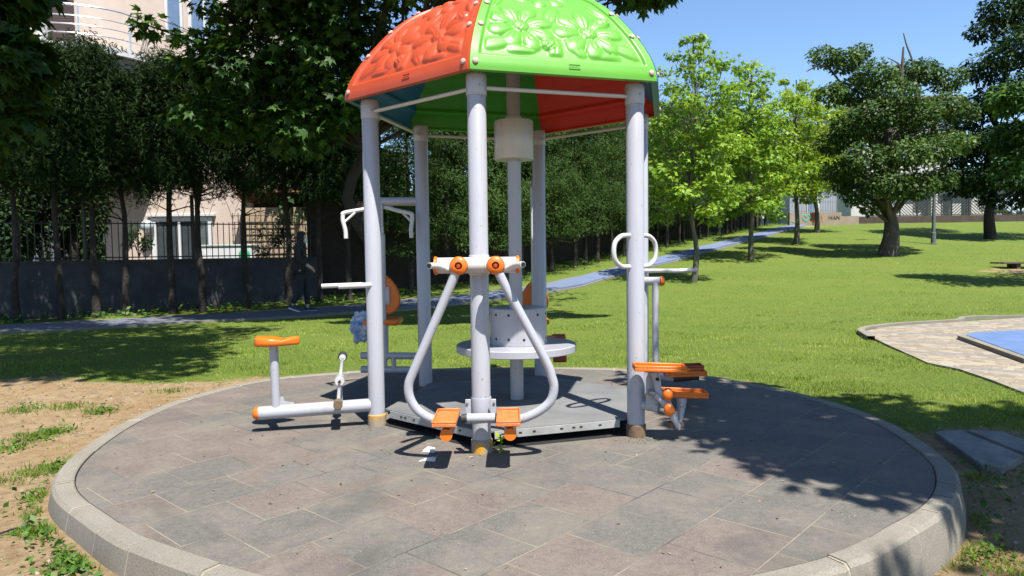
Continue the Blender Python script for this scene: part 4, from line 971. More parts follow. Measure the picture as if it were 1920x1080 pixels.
# terracotta-roofed shed, lattice and pots right of the house
sh = thing('garden_shed', (-7.2, 21.5, .4), 'small tan garden shed with terracotta roof right of the cream house', 'shed')
MB().box((-7.1, 22.2, 1.45), (1.9, 1.6, 2.3)).build('wall', mat('tan_render', (.28, .21, .13), (.33, .25, .17), 2, .9), sh, smooth=False)
MB().prism([(-.95, 0), (.95, 0), (.95, .06), (-.95, .06)], 2.3, Matrix.Translation((-8.25, 22.1, 2.75)) @ Matrix.Rotation(R(90), 4, 'Y') @ Matrix.Rotation(R(90), 4, 'Z') @ Matrix.Rotation(R(-18), 4, 'Z')).build('roof', M['roof_tile'], sh, smooth=False)
la = MB()
for i in range(12): la.box((-8.35 + i * .17, 21.32, 1.5), (.02, .02, 1.9))
for i in range(10): la.box((-7.42, 21.30, .65 + i * .19), (1.9, .02, .02))
la.build('trellis', M['brown_wood'], sh, smooth=False)
tb = at(430, 470, 20.3)
ty = thing('garden_chest', (tb.x, 20.3, .5), 'low white garden chest behind the fence beside the white door', 'chest')
MB().box((tb.x, 20.3, 1.0), (1.5, .6, .85)).build('body', M['white_trim'], ty, bevel=.03)
MB().box((tb.x, 20.3, 1.46), (1.56, .66, .06)).build('lid', mat('grey_green_lid', (.25, .3, .26), None, 4, .5), ty, bevel=.02)
MB().lathe([(.12, -.02), (.16, 0), (.12, .02)], (tb.x + .55, 19.97, 1.2), (0, -1, 0), 20).build('green_disc', mat('green_disc', (.03, .25, .08), (.03, .3, .1), 4, .5), ty)

for px_, y_, z_, rr_, lab in ((505, 18.6, 1.5, .38, 'small shrub behind the fence in front of the trellis'), (533, 18.9, 1.75, .42, 'leafy shrub behind the fence at the end of the retaining wall'), (262, 17.6, 1.55, .3, 'thin leafy shrub behind the fence in front of the sunlit cream wall')):
    x_ = (px_ - 960) / F_PX * y_; b_0 = (x_, y_, float(gz(x_, y_)))
    SHRUBS.append((b_0, z_, rr_, lab))
# dark timber fence behind the hedge further along the path
ir = [i for i, p in enumerate(PC) if p.x >= -3.6]
tf = thing('timber_fence', off_pt(ir[0], 3.1), 'tall dark brown board fence behind the cypress trunks along the blue path', 'fence')
M['dark_board'] = mat('dark_board', (.016, .011, .008), (.028, .02, .014), 10, .9, .3, 30)
bo_ = MB(); fp_ = [off_pt(i, 3.1) for i in ir]; TL = sum((b - a).length for a, b in zip(fp_[:-1], fp_[1:])); s = 0
while s < TL:
    p, d = along(fp_, s); g = float(gz(p.x, p.y)); hh = (2.5 if p.x < 1 else 1.75) + random.uniform(-.05, .05)
    bo_.box(p + Vector((0, 0, g + hh / 2 - .1)), (.184, .022, hh + .2), math.atan2(d.y, d.x) + random.uniform(-.04, .04)); s += .185
bo_.build('board_panel', M['dark_board'], tf, smooth=False)
s = .5
while s < TL:
    p, d = along(fp_, s); g = float(gz(p.x, p.y)); nn = Vector((-d.y, d.x, 0))
    MB().box(p + nn * .07 + Vector((0, 0, g + .9)), (.09, .09, 2.0), math.atan2(d.y, d.x)).build('fence_post', M['dark_board'], tf); s += 2.6

# ------------------------------------------------------------------ cypress row
def cypress_proto(kind, leaf, bark, base_z, top_z, rad, n_, forked=False):
    root = thing('cypress_tree', (0, 0, 0), '', 'tree', 'cypress trees in a row beside the path')
    mb = MB(); pts = [Vector((0, 0, -.2))] + [Vector((random.gauss(0, .025), random.gauss(0, .025), top_z * i / 7)) for i in range(1, 8)]
    mb.tube(spline(pts, 3), np.interp(np.linspace(0, 1, 22), [0, .1, 1], [.095, .07, .015]), 9)
    if forked:
        mb.tube(spline([(0, 0, base_z * .75), (.18, 0, base_z * .95), (.3, .05, base_z * 1.3)], 3), .035, 7)
        mb.tube(spline([(0, 0, base_z * .8), (-.16, 0, base_z * 1.0), (-.25, .02, base_z * 1.35)], 3), .03, 7)
    for i in range(26):                     # thin bare and leafy side branches
        z = random.uniform(base_z * .8, top_z * .92); a = random.uniform(0, 6.28); L = rad * random.uniform(.5, 1.0)
        mb.tube([(0, 0, z), (L * .6 * math.cos(a), L * .6 * math.sin(a), z + .12), (L * math.cos(a), L * math.sin(a), z + .05)], [.014, .009, .004], 5)
    mb.build('trunk', bark, root)
    # sprays sit on drooping fans
    nf = 150; P, Nn, D, T = [], [], [], []
    for i in range(nf):
        z = base_z + (top_z - base_z) * random.random() ** .85; rz = rad * (1 - .62 * ((z - base_z) / (top_z - base_z)) ** 2.2) * random.uniform(.5, 1.1)
        a = random.uniform(0, 6.28); c = np.array([rz * math.cos(a) * .75, rz * math.sin(a) * .75, z]); k = n_ // nf
        g = RNG.normal(size=(k, 3)) * np.array([.17, .17, .12]); p = c + g
        P.append(p); out_ = np.array([math.cos(a), math.sin(a), .0]); Nn.append(out_ * .8 + np.array([0, 0, .55]) + RNG.normal(size=(k, 3)) * .45)
        D.append(out_ * .7 + np.array([0, 0, -.25]) + RNG.normal(size=(k, 3)) * .6); T.append(np.clip(.42 + random.gauss(0, .13) + RNG.normal(size=k) * .2, 0, 1))
    P, Nn, D, T = map(np.concatenate, (P, Nn, D, T))
    leaf_mesh('crown', P, Nn, D, .075 + .075 * RNG.random(len(P)), SPRAY, T, leaf, root)
    return root
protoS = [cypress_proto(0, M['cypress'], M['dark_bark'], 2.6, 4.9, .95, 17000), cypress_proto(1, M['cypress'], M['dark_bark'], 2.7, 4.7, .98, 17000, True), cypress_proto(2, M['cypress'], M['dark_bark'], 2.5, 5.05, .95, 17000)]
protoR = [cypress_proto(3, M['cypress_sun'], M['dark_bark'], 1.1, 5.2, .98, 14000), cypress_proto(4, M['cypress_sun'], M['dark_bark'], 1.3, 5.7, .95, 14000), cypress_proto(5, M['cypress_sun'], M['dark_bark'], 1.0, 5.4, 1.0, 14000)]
used = set()
def plant(p, protos, label, sc=1, idx=None):
    j = random.randrange(len(protos)) if idx is None else idx; pr = protos[j]
    if pr.name not in used: o = pr; used.add(pr.name)
    else: o = copy_tree(pr)
    o.location = (p.x, p.y, float(gz(p.x, p.y))); o.rotation_euler = (0, 0, random.uniform(0, 6.28)); o.scale = (sc, sc, sc * random.uniform(.94, 1.08)); o['label'] = label
LEFT = [(-60, 'cypress'), (30, 'shaded cypress with bare trunk, first from the left picture edge'), (112, 'shaded cypress with bare trunk in front of the dark window of the cream house'), (178, 'shaded cypress with slim bare trunk where the wall shadow meets sunlit cream wall'),
        (233, 'shaded cypress whose dark trunk crosses the sunlit cream wall left of the globe lamp'), (322, 'shaded cypress whose thick dark trunk crosses the middle of the white door'), (377, 'shaded cypress with forked trunk at the right jamb of the white door'), (462, 'shaded cypress whose trunk stands in front of the garden chest'),
        (541, 'shaded cypress directly behind the walking person'), (600, 'shaded cypress just right of the walking person'), (655, 'shaded cypress seen beside the pull-down handlebar')]
pl_line = [off_pt(i, 1.85) for i in range(len(PC))]
def on_line(px):        # where the planting row crosses a sight line
    best = min(pl_line, key=lambda p: abs((p.x / p.y) * F_PX + 960 - px)); i = pl_line.index(best)
    for a, b in zip(pl_line[:-1], pl_line[1:]):
        fa, fb = a.x / a.y * F_PX + 960 - px, b.x / b.y * F_PX + 960 - px
        if fa * fb <= 0: return a.lerp(b, fa / (fa - fb + 1e-9))
    return best
for px, lab in LEFT:
    if px < 0: continue
    plant(on_line(px), protoS, lab, random.uniform(.95, 1.08), 1 if px == 377 else random.choice((0, 2)))
s0 = None; s = 0
start = on_line(725)
LL = sum((b - a).length for a, b in zip(pl_line[:-1], pl_line[1:]))
k = 0
while s < LL:
    p, d = along(pl_line, s); s += 1.08
    if p.x > start.x and p.y < 45:
        px = p.x / p.y * F_PX + 960
        lab = 'dense cypress in the row behind the pavilion posts' if px < 1030 else 'sunlit dense cypress beside the blue path between the pavilion and the young plane trees' if px < 1200 else 'dense cypress at the blue path behind the young plane trees'
        plant(p + Vector((random.gauss(0, .08), random.gauss(0, .08), 0)), protoR, lab, random.uniform(.95, 1.12)); k += 1
# ground cover under the row
x = RNG.random(5200); P = []
for t in range(5200):
    p, d = along(pl_line, LL * (RNG.random() ** 1.3)); q = p + Vector((-d.y, d.x, 0)) * random.uniform(-.65, .6)
    if vnoise(np.array(q.x), np.array(q.y), 1.9, 8) > .46: P.append((q.x, q.y, float(gz(q.x, q.y)) + abs(random.gauss(0, .07))))
P = np.array(P); k = len(P)
tag(leaf_mesh('undergrowth', P, RNG.normal(size=(k, 3)) * .5 + [0, -.3, 1], RNG.normal(size=(k, 3)) + [0, 0, .4], .06 + .07 * RNG.random(k), OVAL, RNG.random(k), M['weed']), kind='stuff')

# ------------------------------------------------------------------ trees
def rc(c, r_, n_, rz=.5, spread=1.0):
    """n_ clumps around c"""
    res = []
    for _ in range(n_):
        g = unit(RNG.normal(size=(1, 3)))[0] * RNG.random() ** .33
        k = random.uniform(.35, .55); res.append((c[0] + g[0] * r_[0] * spread, c[1] + g[1] * r_[1] * spread, c[2] + g[2] * r_[2] * spread, r_[0] * k, r_[1] * k, r_[2] * k * rz / .5))
    return res
for b_0, z_, rr_, lab in SHRUBS:
    tree('shrub', b_0, (b_0[0], b_0[1], z_), .02, rc((b_0[0], b_0[1], z_), (rr_, rr_, rr_ * 1.2), 6), 60, .09, OVAL, M['dark_leaf'], M['dark_bark'], lab, 'shrub', flat=.5, inner=.1)
# big plane tree behind the pavilion
cl = [(-5.0, 12.3, 3.6, .9, .9, .45), (-4.4, 12.0, 4.3, 1.0, .9, .5), (-3.7, 12.4, 3.4, .9, .9, .45), (-5.2, 12.6, 4.6, .7, .7, .35, .35), (-3.4, 12.2, 4.6, 1.0, 1, .55), (-2.6, 12.4, 5.0, 1, 1, .55), (-3.0, 12.3, 3.9, .8, .8, .45),
      (-3.6, 11.6, 5.5, 1.1, 1, .5), (-1.9, 11.9, 5.6, 1.2, 1.0, .6), (-.6, 11.8, 5.7, 1.2, 1, .6), (.7, 11.6, 5.8, 1.1, 1, .5), (1.8, 11.2, 5.7, .9, .9, .45), (2.3, 11.0, 5.15, .42, .45, .28, .4), (2.6, 10.9, 5.35, .4, .45, .25, .35), (2.0, 11.3, 5.3, .5, .5, .3, .4),
      (-2.0, 12.6, 4.2, .9, .9, .5), (-1.0, 12.8, 4.6, 1.0, .9, .5), (.1, 13.0, 4.4, .9, .9, .4), (-.4, 13.6, 3.9, .8, .8, .4)]
cl += [(-3.98, 12, 5.15, .6, .5, .3, .28), (-3.3, 12, 4.95, .7, .6, .35, .4), (-4.6, 12, 4.95, .5, .4, .25, .16), (-3.4, 12.2, 5.4, .8, .6, .3, .4), (-4.3, 12, 5.45, .5, .4, .2, .12), (-5.0, 12, 4.75, .5, .4, .22, .22), (-4.75, 12, 5.3, .6, .4, .22, .22), (-6.1, 12.2, 5.1, .4, .3, .2, .1), (-5.3, 12, 4.3, .5, .4, .25, .3)]
cl += [(-2.9, 11.7, 6.6, .8, .7, .35), (-2.0, 11.5, 6.8, .9, .7, .4), (-2.6, 11.2, 7.2, .8, .6, .35), (-3.4, 12.6, 6.2, .8, .7, .35), (-2.9, 12.2, 5.9, .7, .6, .3)]
cl += rc((-2.6, 12.8, 8.2), (4.6, 3.0, 1.6), 17) + rc((-.3, 10.2, 5.95), (1.9, .8, .45), 8)
tree('plane_tree', (-2.72, 13.45, float(gz(-2.72, 13.45))), (-3.0, 13.1, 9.0), .125, cl, 560, .17, PALM, M['plane_leaf'], M['dark_bark'], 'large plane tree behind the pavilion with broad branches hanging over the left posts', flat=.75, inner=.15)
# tree at the left, trunk outside the frame
cl = [(-4.75, 6.5, 2.55, .42, .45, .38), (-4.9, 6.5, 3.2, .5, .5, .4), (-5.15, 6.6, 2.2, .4, .4, .25), (-4.45, 6.4, 2.95, .3, .4, .28), (-4.95, 6.6, 2.75, .5, .5, .45), (-5.4, 6.8, 3.3, .6, .6, .6), (-4.7, 6.6, 3.75, .5, .5, .35), (-5.6, 6.9, 2.6, .5, .5, .5), (-4.85, 6.4, 3.5, .55, .5, .4), (-5.2, 6.5, 3.0, .5, .5, .6)]
cl2 = rc((-5.2, 6.9, 6.6), (2.7, 2.5, 1.2), 16) + [(-2.8, 5.6, 6.2, .9, .9, .4), (-3.4, 6.2, 6.6, 1, 1, .5), (-3.6, 7.6, 6.2, .8, .8, .4)] + rc((-9.2, 9.5, 7.0), (2.4, 2.2, 1.3), 14) + rc((-7.6, 9.6, 7.4), (1.9, 1.9, .7), 14) + [(x_ + random.uniform(-.2, .2), y_ + random.uniform(-.2, .2), 6.6 + random.uniform(-.25, .35), .72, .72, .34, .8) for x_, y_ in ((-2.5, 4.3), (-3.3, 4.2), (-4.2, 4.1), (-5.1, 4.2), (-6.0, 4.3), (-2.7, 5.2), (-3.5, 5.0), (-4.3, 4.9), (-5.1, 4.9), (-3.0, 6.0), (-3.9, 5.9), (-4.8, 5.8), (-3.4, 6.9), (-4.4, 6.8), (-2.9, 7.4), (-3.9, 7.8), (-5.0, 7.7), (-6.0, 5.2), (-6.9, 5.4), (-3.1, 8.4), (-4.2, 8.8), (-5.3, 8.9))]
tree('broadleaf_tree', (-7.6, 6.6, float(gz(-7.6, 6.6))), (-6.9, 6.9, 7.0), .17, [(*c[:6], 1.5) for c in cl] + [(*c[:6], .95) for c in cl2], 300, .15, PALM, M['near_leaf'], M['dark_bark'], 'broad-leaved tree leaning in at the upper left corner with large dark leaves', flat=.7, inner=.2)
# tree at the right, crown above and outside the frame: it shades the platform
cl = rc((5.0, 1.9, 4.9), (1.9, 1.0, .6), 15) + rc((6.0, -1.4, 6.6), (2.6, 1.8, 1.0), 16) + [(x_ + random.uniform(-.12, .12), y_ + random.uniform(-.12, .12), 4.55 + random.uniform(-.2, .25), .48, .48, .22, .5) for x_, y_ in ((2.4, 4.65), (2.45, 4.2), (2.55, 3.75), (3.0, 4.0), (3.4, 3.55), (2.6, 3.3), (3.2, 3.4), (3.8, 3.4), (2.7, 2.7), (3.3, 2.7), (2.75, 2.1), (3.35, 2.1), (2.95, 1.5), (3.5, 1.5), (4.2, 2.9), (4.3, 2.3), (4.9, 2.6))] + [(2.6, 2.7, 4.5, .6, .7, .3), (2.5, 3.9, 4.4, .5, .6, .3), (2.9, 3.4, 4.8, .7, .8, .35), (2.75, 1.9, 4.6, .45, .4, .25), (4.8, 2.5, 4.8, .9, .5, .4), (5.9, 2.2, 5.0, .9, .5, .4)]  # second clump group is unseen, added to hold back sky light
tree('shade_tree', (6.6, 2.3, float(gz(6.6, 2.3))), (5.2, 2.8, 5.2), .13, cl, 300, .15, PALM, M['plane_leaf'], M['bark'], 'plane tree outside the right edge whose leafy shadow falls on the platform', flat=.8, inner=.1)
# plane at the right border whose shadow lies on the lawn
cl = rc((16.0, 17.0, 5.4), (2.5, 2.0, 1.4), 16) + [(13.0, 16.6, 4.6, .9, .8, .4), (12.9, 18.6, 4.0, .45, .6, .4), (12.65, 18.3, 4.9, .4, .6, .4), (12.9, 18.4, 3.3, .4, .6, .4), (13.3, 18.4, 3.9, .8, .8, .9), (13.6, 18.2, 5.0, .9, .8, .7)]
tree('plane_tree', (16.6, 17.6, float(gz(16.6, 17.6))), (16.0, 17.3, 6.5), .14, cl, 330, .17, TRI, M['plane_leaf'], M['bark'], 'mid green plane tree leaning in at the right picture edge before the dark tree', flat=.7, inner=.2)
def young(px, py, y, top_px, halfw_px, low_px, leaf, lab, nt_=15, per=280, size=.15, lean=0):
    b = at(px, py, y); b.z = float(gz(b.x, b.y)); t = at(px + lean, top_px, y); hw = halfw_px / F_PX * y; lo = at(px, low_px, y).z; H = t.z - lo; cl = []
    for i in range(nt_ * 3):
        q = (i + .5) / (nt_ * 3); env = (math.sin(math.pi * min(1, .16 + q * .80)) ** .62) * (1 - .12 * q) + .05
        a = i * 2.4; rr = hw * env * random.uniform(.25, .86)
        k = random.uniform(.2, .36) * hw * max(env, .32)
        cl.append((b.x + (t.x - b.x) * q + rr * math.cos(a), b.y + rr * math.sin(a), lo + H * q, k * 1.2, k * 1.2, k * .62, max(.2, (k / hw / .36) ** 1.6)))
    return tree('young_plane_tree', b, t, .045 * y / 20 + .025, cl, int(per * .95), size * .76, TRI, leaf, M['pale_bark'], lab, group='young plane trees on the slope', fork=.3, flat=.65, inner=.15, twigs=1, bend=.012)
young(1300, 525, 20, 66, 108, 415, M['young_leaf'], 'tallest young plane tree with slim pale trunk nearest the pavilion', 16, 260, .17)
young(1408, 485, 26, 122, 112, 405, M['young_leaf'], 'young plane tree second along the blue path, dense light green crown', 15, 330, .19)
young(1493, 452, 32, 150, 92, 375, M['young_leaf_b'], 'lime green young plane tree in front of the graffiti wall, thinner trunk', 13, 330, .20)
young(1532, 437, 38, 165, 92, 358, M['young_leaf_b'], 'lime green young plane tree partly hidden by the old tree crown', 13, 330, .23)
# old tree with bare dead tops
b = at(1663, 482, 27); b.z = float(gz(b.x, b.y))
def pc_(px, py, y, r_): q = at(px, py, y); k = r_ / F_PX * y * .8; return (q.x, q.y, q.z, k * 1.25, k * 1.2, k * .8, (r_ / 40) ** 2 * .8)
cl = [pc_(*a) for a in ((1545, 105, 27, 30), (1585, 115, 26.6, 34), (1610, 100, 27, 24), (1560, 175, 26.5, 32), (1640, 140, 26, 40), (1600, 170, 27, 44), (1700, 140, 27.5, 40), (1735, 135, 27, 34), (1780, 150, 27, 36), (1680, 180, 25.6, 46), (1640, 220, 25.5, 50), (1590, 240, 26.5, 42), (1720, 210, 26, 46), (1770, 200, 26.5, 44), (1800, 210, 27.5, 34), (1560, 270, 27, 34),
                             (1700, 290, 25.5, 46), (1750, 280, 26, 46), (1795, 270, 27, 36), (1620, 300, 25.6, 46), (1575, 320, 26.5, 34), (1660, 345, 25.5, 44), (1710, 350, 26, 44), (1605, 365, 26.5, 30), (1755, 335, 26.5, 38), (1660, 250, 28.5, 54), (1730, 250, 28.5, 50), (1590, 340, 27.5, 30), (1630, 390, 26.5, 20))]
def dead(mb):
    for pts, r0 in ((((1690, 200), (1691, 140), (1694, 88)), .09), (((1691, 140), (1684, 120), (1664, 108)), .04), (((1720, 180), (1712, 120), (1700, 85), (1694, 62)), .05), (((1690, 130), (1697, 108)), .035), (((1600, 190), (1550, 125), (1512, 134)), .05)):
        P_ = [at(px, py, 26.8) for px, py in pts]; mb.tube(spline(P_, 4), np.linspace(r0, r0 * .35, 4 * (len(P_) - 1) + 1), 6)
tree('old_tree', b, at(1668, 210, 27), .29, cl, 1350, .145, OVAL, M['old_leaf'], M['bark'], 'old thick-trunked tree with dead bare branch tips above its dark crown', fork=.22, flat=.45, inner=.35, extra=dead)
# dark tree at the far right
b = at(1858, 440, 33); b.z = float(gz(b.x, b.y))
cl = [pc_(*a) for a in ((1840, 60, 33, 30), (1880, 20, 33, 50), (1850, 130, 32.5, 44), (1910, 90, 32, 60), (1950, 30, 33, 60), (1835, 200, 33, 40), (1885, 180, 32, 56), (1940, 170, 32, 60), (1825, 270, 33, 36), (1870, 260, 32, 50), (1930, 260, 32, 56), (1840, 330, 32.5, 42), (1890, 330, 31.5, 46), (1945, 330, 32, 50), (1900, -40, 33, 50), (1820, 345, 33, 34), (1960, -20, 34, 60), (1800, 350, 34, 30), (1985, 250, 33, 60), (1800, 300, 33.5, 36), (1812, 235, 33.5, 34), (1785, 340, 34, 30), (1860, 375, 33, 26), (1920, 370, 33, 30))]
tree('dark_tree', b, at(1880, 60, 33), .20, cl, 1000, .2, OVAL, M['dark_leaf'], M['dark_bark'], 'tall dark green tree at the right, crown reaching above the picture', flat=.45, inner=.3)
# more trees far behind, seen in the gaps
for i, (px, y, top, wpx, lab) in enumerate(((1225, 34, 250, 70, 'dark round tree far behind the first young plane tree'), (48, 18.2, 180, 95, 'dark low-branched tree behind the fence at the left picture edge'), (140, 19.0, 190, 62, 'dark low-branched tree behind the fence left of the sunlit cream wall'), (705, 23.5, 120, 95, 'dark tree in the neighbouring garden behind the left pavilion post'), (850, 25, 130, 100, 'dark tree in the neighbouring garden behind the white upper drum, left one'), (1010, 27, 140, 100, 'dark tree in the neighbouring garden behind the middle of the pavilion'), (1150, 31, 190, 90, 'dark tree behind the cypress row left of the right post'), (590, 22, 60, 80, 'dark tree in the garden behind the walking person'), (1400, 58, 300, 80, 'distant dark tree at the end of the blue path'), (1960, 52, 230, 90, 'distant dark tree behind the right border'))):
    g = float(gz((px - 960) / F_PX * y, y)); b = Vector(((px - 960) / F_PX * y, y, g)); t = at(px, top, y); k = wpx / F_PX * y
    tree('background_tree', b, t, .16, rc((b.x, y, (g + t.z) / 2 + (.6 if px > 300 else .1)), (k * .8, k * .7, (t.z - g) * .42), 12), 330 if px > 300 else 800, .30 if px > 300 else .14, OVAL, M['dark_leaf'] if px > 300 else M['cypress'], M['dark_bark'], lab, group='trees far behind the lawn', flat=.45, inner=.3)

# ------------------------------------------------------------------ lamp post, buildings and fences at the back right
lb = at(1750, 452, 31); lb.z = float(gz(lb.x, lb.y))
ls = thing('lamp_post', lb, 'tall grey steel lamp post beside the old tree', 'lamp post')
MB().lathe([(.16, 0), (.16, .03), (.10, .05), (.10, .5), (.075, .52), (.05, 5.4)], lb, seg=14).build('pole', mat('grey_steel', (.07, .08, .085), (.1, .11, .115), 6, .5), ls)
MB().tube(spline([lb + Vector((0, 0, 5.35)), lb + Vector((-.1, -.1, 5.65)), lb + Vector((-.6, -.2, 5.75))], 4), .03, 8).build('arm', M['grey_paint'], ls)
MB().box(lb + Vector((-.75, -.22, 5.74)), (.5, .2, .09)).build('lamp_head', M['grey_paint'], ls, bevel=.03)

M['grey_render'] = mat('grey_blue_render', (.22, .24, .275), (.26, .28, .31), 1, .9)
M['white_render'] = mat('white_render', (.38, .37, .355), (.43, .42, .4), 1, .9)
M['tan_wall'] = mat('tan_wall', (.21, .165, .12), (.26, .21, .155), 1.6, .9, .2, 20)
gw0, gw1 = at(1480, 424, 44.5), at(1592, 419, 44.5)
gwx = (gw0.x + gw1.x) / 2; gl_ = gw1.x - gw0.x; gzb = float(gz(gwx, 44.5))
gw = thing('graffiti_wall', (gwx, 44.5, gzb), 'low tan wall painted with a green heart and scrawled letters', 'wall')
MB().box((gwx - .25, 44.6, gzb + .3), (gl_ - .5, .3, 1.0)).build('wall_body', M['tan_wall'], gw, smooth=False)
MB().box((gw1.x + .0, 44.62, gzb + .1), (1.2, .3, .9)).build('wall_step', M['tan_wall'], gw, smooth=False)
def flatm(nm, c): return mat(nm, c, None, 5, .8)
M['teal_spray'], M['red_spray'], M['dark_spray'] = flatm('teal_spray', (.08, .33, .24)), flatm('red_spray', (.5, .06, .05)), flatm('dark_spray', (.15, .12, .09))
yF = 44.5 - .065
def stroke(pts, r_, m_, nm):
    mb = MB(); P_ = spline([(x_, 0, z_) for x_, z_ in pts], 5)
    for p in P_: pass
    mb.tube([Vector((gw0.x + p.x, yF + .0, gzb + p.z)) for p in P_], r_, 6)
    for i, v_ in enumerate(mb.v): mb.v[i] = (v_[0], yF + (v_[1] - yF) * .25, v_[2])
    return mb.build(nm, m_, gw)
stroke([(1.02, .25), (.80, .48), (.86, .64), (.98, .62), (1.02, .52), (1.08, .62), (1.2, .66), (1.26, .5), (1.02, .25)], .035, M['teal_spray'], 'graffiti_heart')
stroke([(.12, .28), (.3, .2), (.5, .24), (.6, .42), (.52, .6)], .035, M['teal_spray'], 'graffiti_scrawl')
stroke([(1.62, .66), (1.48, .68), (1.44, .55), (1.62, .48), (1.66, .36), (1.52, .27), (1.42, .32)], .06, M['red_spray'], 'graffiti_letter')
def text(s_, loc, size, m_, par):
    cu = bpy.data.curves.new('graffiti_letters', 'FONT'); cu.body = s_; cu.size = size; cu.extrude = .01; cu.materials.append(m_)
    o = bpy.data.objects.new('graffiti_letters', cu); COL.objects.link(o); o.parent = par; o.location = Vector(loc) - par.location; o.rotation_euler = (R(90), 0, 0); return o
text('HAN', (gw0.x + 2.42, yF - .01, gzb + .38), .34, M['dark_spray'], gw)
stroke([(1.98, .62), (2.02, .3), (1.95, .22)], .025, M['red_spray'], 'graffiti_scrawl')
rf = thing('railing', (gwx, 44.6, gzb + .8), 'thin grey bar railing on top of the graffiti wall', 'railing')
mb = MB(); xx = gw0.x + .05
while xx < gw1.x - .6: mb.box((xx, 44.6, gzb + 1.38), (.02, .02, 1.2)); xx += .15
for z in (.9, 1.45, 1.95): mb.box((gwx - .3, 44.6, gzb + z), (gl_ - .7, .022, .03))
mb.build('bars', mat('grey_bar', (.13, .14, .16), None, 5, .6), rf, smooth=False)
gb = thing('grey_building', (gwx - 1, 50, 2.6), 'pale grey-blue rendered building behind the graffiti wall', 'building')
g0, g1 = at(1481, 400, 48), at(1568, 400, 48)
MB().box(((g0.x + g1.x) / 2, 51, 5.4), (g1.x - g0.x, 6, 6.4)).build('wall', M['grey_render'], gb, smooth=False)
for px0, px1, z0, z1 in ((1513, 1528, 3.3, 4.4), (1485, 1505, 4.6, 5.5), (1540, 1556, 4.6, 5.8)):
    a, b = at(px0, 380, 48), at(px1, 380, 48); f = MB().box(((a.x + b.x) / 2, 47.98, (z0 + z1) / 2), (b.x - a.x, .08, z1 - z0)).build('window', M['white_trim'], gb, smooth=False)
    MB().box(((a.x + b.x) / 2, 47.95, (z0 + z1) / 2), (b.x - a.x - .12, .06, z1 - z0 - .12)).build('pane', M['blue_glass'], f, smooth=False)
MB().box(((g0.x + g1.x) / 2, 50.9, 8.7), (g1.x - g0.x + .4, 6.6, .25)).build('roof', M['concrete'], gb, smooth=False)
sg = at(1531, 386, 44.2)
sn = thing('notice_board', (sg.x, 44.2, gzb), 'small white notice board with coloured patches in front of the grey building', 'sign')
MB().box(sg, (.35, .04, .75)).build('board', M['white_trim'], sn, bevel=.01)
MB().box(sg + Vector((-.02, -.025, .12)), (.2, .012, .26)).build('colour_patch', flatm('green_patch', (.03, .3, .08)), sn, smooth=False)
MB().box(sg + Vector((.05, -.025, -.2)), (.18, .012, .2)).build('colour_patch', flatm('orange_patch', (.6, .3, .1)), sn, smooth=False)
MB().box((sg.x, 44.24, (gzb + sg.z) / 2 - .1), (.06, .05, sg.z - gzb)).build('post', M['black_iron'], sn, smooth=False)

# low white building and a taller block behind it
wb = thing('white_building', at(1760, 400, 58), 'low white building with barred doorways behind the chevron fence', 'building')
w0, w1 = at(1598, 400, 58), at(1990, 400, 58)
MB().box(((w0.x + w1.x) / 2, 62, 4.6), (w1.x - w0.x, 8, 4.2)).build('wall', M['white_render'], wb, smooth=False)
for px0, px1, nm in ((1765, 1785, 'door'), (1640, 1662, 'window'), (1712, 1730, 'window'), (1840, 1856, 'window'), (1880, 1905, 'door')):
    a, b = at(px0, 380, 58), at(px1, 380, 58); z0, z1 = (3.0, 5.3) if nm == 'door' else (4.0, 5.5)
    f = MB().box(((a.x + b.x) / 2, 57.98, (z0 + z1) / 2), (b.x - a.x, .1, z1 - z0)).build(nm, M['concrete'], wb, smooth=False)
    MB().box(((a.x + b.x) / 2, 57.95, (z0 + z1) / 2), (b.x - a.x - .2, .08, z1 - z0 - .2)).build('pane', M['glass'], f, smooth=False)
for px in (1600, 1750, 1825, 1905): a = at(px, 380, 57.4); MB().box((a.x, 57.5, 4.5), (.5, .5, 4)).build('column', M['white_render'], wb, smooth=False)
MB().box(((w0.x + w1.x) / 2, 60.8, 6.85), (w1.x - w0.x + .8, 7.6, .35)).build('roof', M['concrete'], wb, smooth=False)
ab = thing('apartment_block', at(1700, 300, 75), 'tall white apartment block glimpsed through the old tree crown', 'building')
a0, a1 = at(1625, 300, 75), at(1790, 300, 75)
MB().box(((a0.x + a1.x) / 2, 81, 9), (a1.x - a0.x, 12, 15)).build('wall', M['white_render'], ab, smooth=False)
for fl in range(4):
    for k in range(4):
        x_ = a0.x + (k + .5) * (a1.x - a0.x) / 4; z_ = 5.0 + fl * 3
        f = MB().box((x_, 74.97, z_), (1.3, .12, 1.5)).build('window', M['white_trim'], ab, smooth=False); MB().box((x_, 74.93, z_), (1.1, .1, 1.3)).build('pane', M['blue_glass'], f, smooth=False)
MB().box(((a0.x + a1.x) / 2, 81, 16.6), (a1.x - a0.x + .8, 12.8, .3)).build('roof', M['concrete'], ab, smooth=False)

